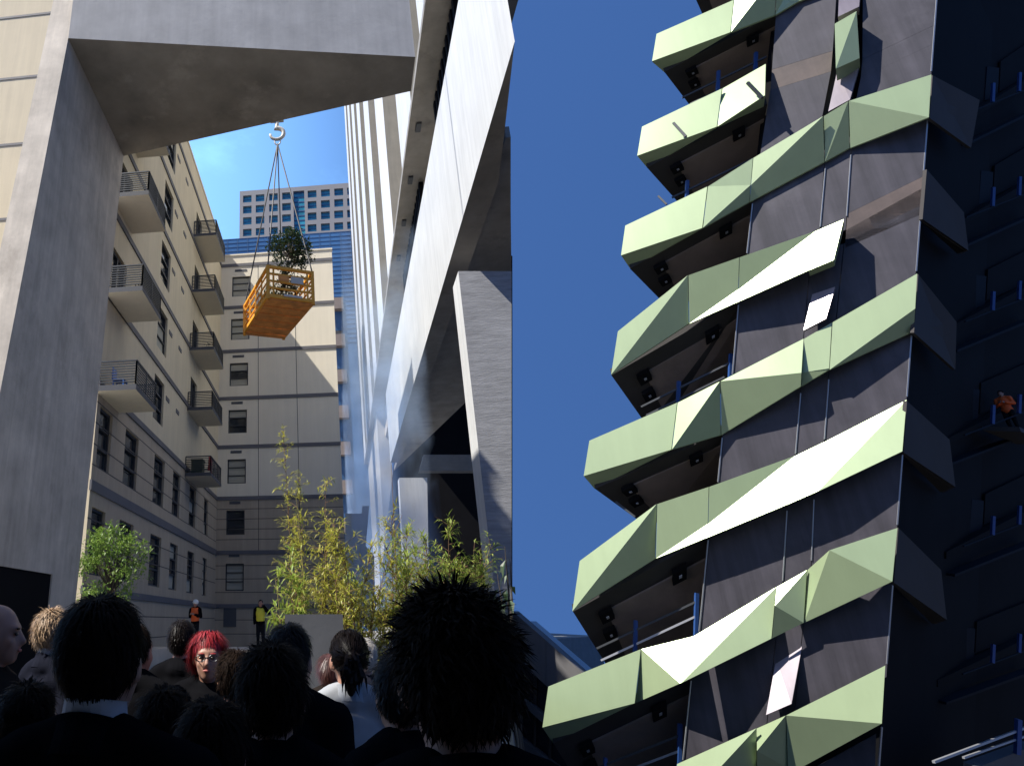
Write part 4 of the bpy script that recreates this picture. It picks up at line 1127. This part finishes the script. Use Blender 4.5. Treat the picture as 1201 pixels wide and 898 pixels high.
def person(label, px, y_top, dist, face=0.0, turn=0.0, jacket='suit_black', hair='hair_dark', style='short', female=False, group='onlookers in the crowd',
           arms='down', collar=None, vest=None, helmet=False, voxel=0.014, base_z=0.0, height=None, trouser='trouser', wide=1.0, n_hair=900, legs=True, lift=0.0, detail_face=False):
    """face: heading in degrees, 0 looks away from the camera (+Y), 90 to the left, -90 to the right"""
    r = ray(px, y_top); hd = math.hypot(r.x, r.y)
    top = EYE + r * (dist / hd)
    H_ = height or (top.z - base_z)
    s_ = H_ / 1.74
    root = thing('person', label, 'person', (top.x, top.y, base_z), group)
    T = Matrix.Translation((top.x, top.y, base_z)) @ Matrix.Rotation(math.radians(face), 4, 'Z') @ Matrix.Scale(s_, 4)
    HT = T @ Matrix.Translation((0, -0.02, -0.035)) @ Matrix.Rotation(math.radians(turn), 4, 'Z') @ Matrix.Translation((0, 0.02, 0))
    sh = (0.178 if female else 0.20) * wide
    def X(mb, M4):
        mb.v = [tuple(M4 @ Vector(v)) for v in mb.v]; return mb
    def join(*parts):
        o = MB()
        for p in parts: o.add(p.v, p.f)
        return o
    # --- head (turned), then body: one continuous skin
    h = MB()
    h.ell((0, -0.012, 1.655), (0.076, 0.097, 0.108), nu=18, nv=12)
    h.ell((0, 0.022, 1.60), (0.062, 0.074, 0.082)); h.ell((0, 0.052, 1.553), (0.036, 0.038, 0.034))
    h.ell((0, 0.070, 1.668), (0.058, 0.022, 0.02)); capsule(h, (0, 0.088, 1.648), (0, 0.108, 1.612), 0.011, 0.0155)
    for sx in (-1, 1):
        h.ell((sx * 0.079, -0.006, 1.628), (0.011, 0.024, 0.034)); h.ell((sx * 0.04, 0.062, 1.61), (0.022, 0.022, 0.02))
    h.ell((0, 0.088, 1.578), (0.024, 0.010, 0.012))
    capsule(h, (0, -0.018, 1.58), (0, -0.025, 1.44), 0.054, 0.062)
    X(h, HT)
    b = MB()
    b.ell((0, 0.0, 1.27), (0.155 * wide, 0.10, 0.19)); b.ell((0, 0.005, 1.06), (0.138 * wide, 0.095, 0.17)); b.ell((0, -0.01, 0.93), (0.16 * wide, 0.105, 0.12))
    capsule(b, (-sh + 0.05, -0.01, 1.405), (sh - 0.05, -0.01, 1.405), 0.056, 0.056)
    arm_def = []
    for sx in (-1, 1):
        if arms == 'hold' or (arms == 'hold_left' and sx < 0) or (arms == 'hold_right' and sx > 0):
            S0, E0, W0 = (sx * sh, 0, 1.39), (sx * (sh + 0.05), -0.02, 1.13), (sx * 0.10, 0.20, 1.20)
        elif arms == 'phone' and sx < 0:
            S0, E0, W0 = (sx * sh, 0, 1.39), (sx * (sh + 0.14), 0.05, 1.24), (sx * 0.12, 0.07, 1.55)
        else:
            S0, E0, W0 = (sx * sh, 0, 1.39), (sx * (sh + 0.035), -0.03, 1.11), (sx * (sh + 0.03), 0.06, 0.87)
        arm_def.append((sx, Vector(S0), Vector(E0), Vector(W0)))
        capsule(b, S0, E0, 0.052, 0.042); capsule(b, E0, W0, 0.042, 0.028)
        w = Vector(W0); d = (w - Vector(E0)).normalized()
        side_ = Vector((0, 1, 0)) if abs(d.z) > 0.7 else Vector((0, 0, 1))
        acr = (side_ - d * side_.dot(d)).normalized(); nrm = d.cross(acr)
        palm = w + d * 0.055
        rot = Matrix((d, acr, nrm)).transposed()
        b.ell(palm, (0.052, 0.040, 0.019), rot=rot)
        for k, (o_, L) in enumerate(((-0.029, 0.062), (-0.010, 0.074), (0.010, 0.070), (0.028, 0.054))):
            p = palm + d * 0.042 + acr * o_; q = p + d * L * 0.5 + nrm * 0.008 * -sx; e = q + d * L * 0.42 + nrm * 0.026 * -sx
            capsule(b, p, q, 0.0095, 0.009, 8); capsule(b, q, e, 0.009, 0.0075, 8)
        p = palm + acr * 0.034 - d * 0.012; q = p + acr * 0.028 + d * 0.03
        capsule(b, p, q, 0.011, 0.010, 8); capsule(b, q, q + d * 0.03 + acr * 0.006, 0.010, 0.008, 8)
    for sx in (-1, 1):
        capsule(b, (sx * 0.088, 0, 0.90), (sx * 0.098, 0.012, 0.50), 0.082, 0.056); capsule(b, (sx * 0.098, 0.012, 0.50), (sx * 0.10, -0.02, 0.09), 0.056, 0.038)
        capsule(b, (sx * 0.10, -0.045, 0.045), (sx * 0.115, 0.15, 0.032), 0.04, 0.03)
    for sx in (-1, 1): capsule(b, (sx * 0.03, -0.02, 1.465), (sx * (sh - 0.04), -0.015, 1.415), 0.045, 0.042)
    X(b, T)
    body = remeshed(join(h, b), 'body', 'skin', voxel * s_, 3, root)
    # --- jacket
    j = MB(); g = 0.016
    j.ell((0, -0.002, 1.27), (0.155 * wide + g, 0.115 + g, 0.19 + g)); j.ell((0, 0.003, 1.06), (0.142 * wide + g, 0.105 + g, 0.19))
    j.ell((0, -0.008, 0.92), (0.165 * wide + g, 0.115 + g, 0.15))
    capsule(j, (-sh + 0.03, -0.012, 1.40), (sh - 0.03, -0.012, 1.40), 0.07, 0.07)
    j.ell((0, -0.028, 1.445), (0.098, 0.088, 0.052))
    for sx in (-1, 1): capsule(j, (sx * 0.045, -0.03, 1.465), (sx * (sh - 0.02), -0.018, 1.415), 0.058, 0.056)
    for sx, S0, E0, W0 in arm_def:
        capsule(j, S0, E0, 0.069, 0.057); capsule(j, E0, E0.lerp(W0, 0.97), 0.057, 0.044)
    jk = remeshed(X(j, T), 'jacket', jacket, voxel * s_ * 1.15, 2, root)
    ds = jk.modifiers.new('folds', 'DISPLACE')
    tx = bpy.data.textures.get('cloth_folds') or bpy.data.textures.new('cloth_folds', 'CLOUDS')
    tx.noise_scale = 0.16; tx.noise_depth = 2
    ds.texture = tx; ds.strength = 0.022 * s_; ds.mid_level = 0.4; ds.texture_coords = 'GLOBAL'
    # collar of the jacket
    c = MB()
    n = 20
    for i in range(n):
        a0, a1 = 2 * math.pi * i / n, 2 * math.pi * (i + 1) / n
        def cp_(a, rr, z): return (math.sin(a) * rr * 1.02, -0.024 + math.cos(a) * -rr, z - 0.035 * (1 - math.cos(a)) / 2 * 1.6)
        c.add([cp_(a0, 0.079, 1.475), cp_(a1, 0.079, 1.475), cp_(a1, 0.070, 1.522), cp_(a0, 0.070, 1.522), cp_(a1, 0.090, 1.452), cp_(a0, 0.090, 1.452)],
              [(0, 1, 2, 3), (3, 2, 4, 5)])
    X(c, T).build('jacket_collar', M[jacket], root, smooth=True)
    if collar:
        c = MB()
        for i in range(n):
            a0, a1 = 2 * math.pi * i / n, 2 * math.pi * (i + 1) / n
            def cp2(a, rr, z): return (math.sin(a) * rr, -0.022 + math.cos(a) * -rr, z - 0.02 * (1 - math.cos(a)) / 2)
            c.add([cp2(a0, 0.072, 1.46), cp2(a1, 0.072, 1.46), cp2(a1, 0.064, 1.545), cp2(a0, 0.064, 1.545), cp2(a1, 0.069, 1.545), cp2(a0, 0.069, 1.545)], [(0, 1, 2, 3), (3, 2, 4, 5)])
        X(c, T).build('shirt_collar', M[collar], root, smooth=True)
    if legs:
        t = MB()
        t.ell((0, -0.01, 0.93), (0.168 * wide, 0.113, 0.12))
        for sx in (-1, 1):
            capsule(t, (sx * 0.088, 0, 0.90), (sx * 0.098, 0.012, 0.50), 0.095, 0.07); capsule(t, (sx * 0.098, 0.012, 0.50), (sx * 0.10, -0.02, 0.10), 0.07, 0.056)
        remeshed(X(t, T), 'trousers', trouser, voxel * s_ * 1.6, 2, root)
        for sx in (-1, 1):
            f_ = MB(); capsule(f_, (sx * 0.10, -0.045, 0.05), (sx * 0.115, 0.155, 0.04), 0.049, 0.039); X(f_, T).build('shoe', M['shoe'], root, smooth=True)
    if vest:
        v = MB(); g = 0.034
        v.ell((0, -0.002, 1.25), (0.155 * wide + g, 0.115 + g, 0.19 + g)); v.ell((0, 0.003, 1.05), (0.142 * wide + g, 0.105 + g, 0.18))
        capsule(v, (-sh + 0.07, -0.012, 1.40), (sh - 0.07, -0.012, 1.40), 0.078, 0.078)
        remeshed(X(v, T), 'safety_vest', vest, voxel * s_ * 1.3, 2, root)
    # --- hair
    rg = random.Random(hash(label) % 1000 if False else sum(map(ord, label)))
    if style != 'bald':
        hm = MB()
        if style in ('short', 'messy', 'wavy'):
            hm.ell((0, -0.024, 1.668), (0.082, 0.094, 0.105), nu=20, nv=14)
        elif style == 'bob':
            hm.ell((0, -0.026, 1.668), (0.086, 0.096, 0.108), nu=20, nv=14); hm.ell((0, -0.045, 1.61), (0.086, 0.072, 0.105))
        else:
            hm.ell((0, -0.024, 1.668), (0.080, 0.094, 0.104), nu=20, nv=14)
        lift_ = {'short': 0.10, 'messy': 0.20, 'wavy': 0.22, 'bob': 0.06, 'bun': 0.04}[style]
        ln = {'short': (0.035, 0.06), 'messy': (0.022, 0.05), 'wavy': (0.035, 0.065), 'bob': (0.07, 0.13), 'bun': (0.05, 0.09)}[style]
        cnt = 0
        while cnt < n_hair * 3:
            d = Vector((rg.gauss(0, 1), rg.gauss(0, 1), rg.gauss(0, 1))).normalized()
            low = -0.25 if d.y > 0.3 else (-0.55 if style in ('short', 'messy', 'wavy', 'bun') else -0.75)
            if d.y > 0.35: low = 0.5
            elif d.y > 0.0: low = 0.1 if style != 'bob' else -0.5
            if d.y < -0.2 and style != 'bun': low = -0.8
            if d.z < low: continue
            cnt += 1
            p = Vector((0, -0.024, 1.668)) + Vector((d.x * 0.080, d.y * 0.092, d.z * 0.103))
            crown = Vector((0, -0.05, 1.77))
            flow = (p - crown); flow = (flow - d * flow.dot(d))
            flow = flow.normalized() if flow.length > 1e-4 else Vector((0, -1, 0))
            if style in ('messy', 'wavy'):       # locks that lie in different directions
                nv = noise.noise_vector(p * 26.0) * 0.9
                flow = flow + nv - d * nv.dot(d); flow.normalize()
            if style == 'bun': flow = (Vector((0, -0.13, 1.66)) - p); flow = (flow - d * flow.dot(d)).normalized()
            wob = Vector((rg.gauss(0, 1), rg.gauss(0, 1), rg.gauss(0, 1))) * (0.08 if style in ('bun', 'bob') else 0.16 if style == 'short' else 0.26 if style == 'wavy' else 0.55)
            dr = (flow + d * lift_ + wob).normalized()
            L = rg.uniform(*ln) * (0.5 if d.y > 0.15 else 1.0); w = rg.uniform(0.0014, 0.0032)
            sd = dr.cross(d); sd = sd.normalized() * w if sd.length > 1e-4 else Vector((w, 0, 0))
            q = p + dr * L * 0.5 + d * 0.004; e = p + dr * L * 0.92 + flow * L * 0.12 - d * 0.006 * (0 if style == 'messy' else 1) + Vector((0, 0, -0.25 * L if style == 'bob' else 0))
            hm.add([p - sd, p + sd, q + sd * 0.8, q - sd * 0.8, e], [(0, 1, 2, 3), (3, 2, 4)])
        if style == 'bun':
            hm.ell((0.0, -0.125, 1.655), (0.036, 0.034, 0.042)); hm.ell((0.012, -0.12, 1.60), (0.028, 0.028, 0.05)); hm.ell((-0.01, -0.115, 1.55), (0.022, 0.02, 0.045))
            for i in range(60):
                a = rg.uniform(0, 6.28); p = Vector((math.cos(a) * 0.03, -0.125 + rg.uniform(-0.02, 0.02), 1.655 + math.sin(a) * 0.035))
                e = p + Vector((rg.uniform(-0.03, 0.03), rg.uniform(-0.03, 0.0), rg.uniform(-0.13, -0.03)))
                m_ = p.lerp(e, 0.5) + Vector((rg.uniform(-.015, .015), -0.02, 0)); sd = Vector((0.006, 0, 0))
                hm.add([p - sd, p + sd, m_ + sd, m_ - sd, e], [(0, 1, 2, 3), (3, 2, 4)])
        X(hm, HT).build('hair', M[hair], root, smooth=False, recalc=False)
    if detail_face or style == 'bald':
        for sx in (-1, 1):
            MB_ = X(MB().ell((sx * 0.033, 0.0835, 1.643), (0.014, 0.007, 0.007)), HT); MB_.build('eye', M['eye_dark'], root, smooth=True)
            X(MB().ell((sx * 0.033, 0.089, 1.664), (0.018, 0.006, 0.004)), HT).build('eyebrow', M[hair], root, smooth=True)
        X(MB().ell((0, 0.0965, 1.578), (0.022, 0.006, 0.007)), HT).build('mouth', M['lip'], root, smooth=True)
    if helmet:
        hm = MB()
        hm.ell((0, -0.01, 1.69), (0.105, 0.125, 0.105), nu=18, nv=10); hm.ell((0, 0.04, 1.685), (0.10, 0.13, 0.012))
        X(hm, HT).build('helmet', M['helmet'], root, smooth=True)
    return root, T, HT

# the two big heads nearest the camera
person('man at bottom right, big messy dark head close to camera seen from behind', 523, 690, 1.20, face=4, jacket='suit_black', hair='hair_dark', style='messy', voxel=0.013, n_hair=3200, wide=0.92)
person('broad man in dark suit with white collar, second biggest head, bottom left', 127, 699, 1.62, face=-7, turn=2, jacket='suit_black', hair='hair_dark', style='short', collar='shirt', voxel=0.013, n_hair=2000)
# middle distance
person('dark haired person seen from behind, bottom centre, left of grey jacket', 319, 755, 1.9, face=5, jacket='suit_black', hair='hair_dark', style='wavy', n_hair=1500, wide=0.9)
person('taller dark haired man just behind the bottom centre person', 341, 731, 2.9, face=-12, turn=-12, jacket='suit_black', hair='hair_black', style='short', n_hair=1300, wide=0.85)
person('woman in light grey jacket with dark hair pinned up, back turned', 408, 738, 3.25, face=-3, turn=10, jacket='suit_grey', hair='hair_black', style='bun', female=True, n_hair=1400, voxel=0.011)
person('dark haired person squeezed between the grey jacket and the biggest head', 466, 764, 2.3, face=20, jacket='suit_black', hair='hair_black', style='wavy', female=True, n_hair=1200, wide=0.8)
red = person('woman with bright red hair and glasses, face turned to the sun', 244, 741, 3.95, face=175, turn=12, jacket='suit_black', hair='hair_red', style='bob', female=True, n_hair=1500, voxel=0.010, detail_face=True, arms='hold')
person('dark suited man standing right behind the red haired woman', 216, 727, 4.6, face=-20, jacket='suit_black', hair='hair_black', style='short', n_hair=900)
person('sandy haired man with pale scarf, beside the bald man', 68, 714, 4.2, face=-35, turn=-15, jacket='suit_navy', hair='hair_blond', style='wavy', collar='shirt', n_hair=1500)
person('bald man in profile at the left edge holding a cup', 3, 705, 3.4, face=-78, jacket='suit_brown', hair='hair_dark', style='bald', arms='hold', voxel=0.011)
person('short auburn haired person just left of the grey jacket', 386, 767, 5.4, face=10, jacket='suit_brown', hair='hair_auburn', style='bob', female=True, n_hair=900)
person('pale haired person half hidden behind the grey jacketed woman', 426, 748, 4.6, face=-10, jacket='suit_navy', hair='hair_grey', style='short', n_hair=900)
person('curly dark haired person right of the red haired woman', 276, 762, 3.3, face=15, jacket='suit_brown', hair='hair_dark', style='wavy', female=True, n_hair=1100)
person('dark coated person in front of the red haired woman, low in the picture', 196, 806, 2.3, face=-6, jacket='suit_black', hair='hair_dark', style='wavy', n_hair=1100)
person('person behind the suited man, glimpsed at his right shoulder', 163, 733, 3.9, face=-20, jacket='suit_black', hair='hair_dark', style='short', n_hair=800)
person('dark head low at the bottom edge between the suited man and centre', 250, 818, 1.75, face=3, jacket='suit_black', hair='hair_dark', style='short', n_hair=1300)
person('dark coated person low behind the bald man, bottom left corner', 42, 800, 2.3, face=-12, jacket='suit_black', hair='hair_dark', style='wavy', n_hair=1100)
wk = TS(1172, 462, -0.35)
wz = TS(1172, 458, -0.35).z - 1.15
MB().prism([wk + ES * -1.1 + NS * 0.3, wk + ES * 1.6 + NS * 0.3, wk + ES * 1.6 - NS * 0.35, wk + ES * -1.1 - NS * 0.35], (0, 0, 0.12)).build('work_platform', M['side_grey'], tower).data.transform(Matrix.Translation((0, 0, wz - wk.z - 0.122)))
person('worker in orange jacket in a dark opening on the tower side', 1172, 458, math.hypot(wk.x, wk.y), face=120, jacket='hi_orange', hair='hair_dark', style='short', voxel=0.02, height=1.15, base_z=TS(1172, 458, -0.35).z - 1.15, group='site workers', arms='hold', n_hair=200)
# glasses of the red haired woman
HT = red[2]
gls = MB()
for sx in (-1, 1):
    gls.tube([HT @ Vector((sx * 0.034 + math.cos(a) * 0.024, 0.103, 1.643 + math.sin(a) * 0.018)) for a in [i * math.pi / 6 for i in range(13)]], 0.0022, 5)
    gls.tube([HT @ Vector((sx * 0.058, 0.102, 1.648)), HT @ Vector((sx * 0.082, 0.0, 1.642))], 0.0022, 5)
gls.tube([HT @ Vector((-0.010, 0.104, 1.646)), HT @ Vector((0.010, 0.104, 1.646))], 0.0022, 5)
tag(gls.build('glasses', M['lens']), 'dark rimmed glasses worn by the red haired woman', 'glasses')
# pale scarf on the sandy haired man's shoulders, cup of the bald man
# site workers on the deck
person('site worker in white helmet and orange vest standing on the deck', 229.5, 703, 29.3, face=160, jacket='suit_black', style='bald', vest='hi_orange', helmet=True, base_z=0.72, voxel=0.02, group='site workers', arms='hold')
person('site worker in yellow vest with one arm raised to his head', 305.5, 703, 29.3, face=180, jacket='suit_black', hair='hair_dark', style='short', vest='hi_yellow', base_z=0.72, voxel=0.02, group='site workers', arms='phone', n_hair=300)

# ================================================================== SMOKE DRIFTING IN THE GAP
sm = bpy.data.materials.new('smoke'); sm.use_nodes = True
nt = sm.node_tree; nt.nodes.clear()
o_ = nt.nodes.new('ShaderNodeOutputMaterial'); pv = nt.nodes.new('ShaderNodeVolumePrincipled')
pv.inputs['Color'].default_value = (0.62, 0.78, 1.0, 1); pv.inputs['Anisotropy'].default_value = 0.3
gg = nt.nodes.new('ShaderNodeNewGeometry'); tx_ = nt.nodes.new('ShaderNodeTexNoise')
tx_.inputs['Scale'].default_value = 0.17; tx_.inputs['Detail'].default_value = 4; tx_.inputs['Distortion'].default_value = 0.8
rr = nt.nodes.new('ShaderNodeMapRange'); rr.inputs['From Min'].default_value = 0.42; rr.inputs['From Max'].default_value = 0.72
rr.inputs['To Min'].default_value = 0.0; rr.inputs['To Max'].default_value = 0.085
nt.links.new(gg.outputs['Position'], tx_.inputs['Vector']); nt.links.new(tx_.outputs['Fac'], rr.inputs['Value'])
nt.links.new(rr.outputs[0], pv.inputs['Density']); nt.links.new(pv.outputs[0], o_.inputs['Volume'])
bx = MB().box((1.0, 44, 3), (6.6, 90, 30)).build('smoke', sm)
bx['kind'] = 'stuff'; bx['label'] = 'thin blue smoke drifting between the cream wall and the white building'; bx['category'] = 'smoke'
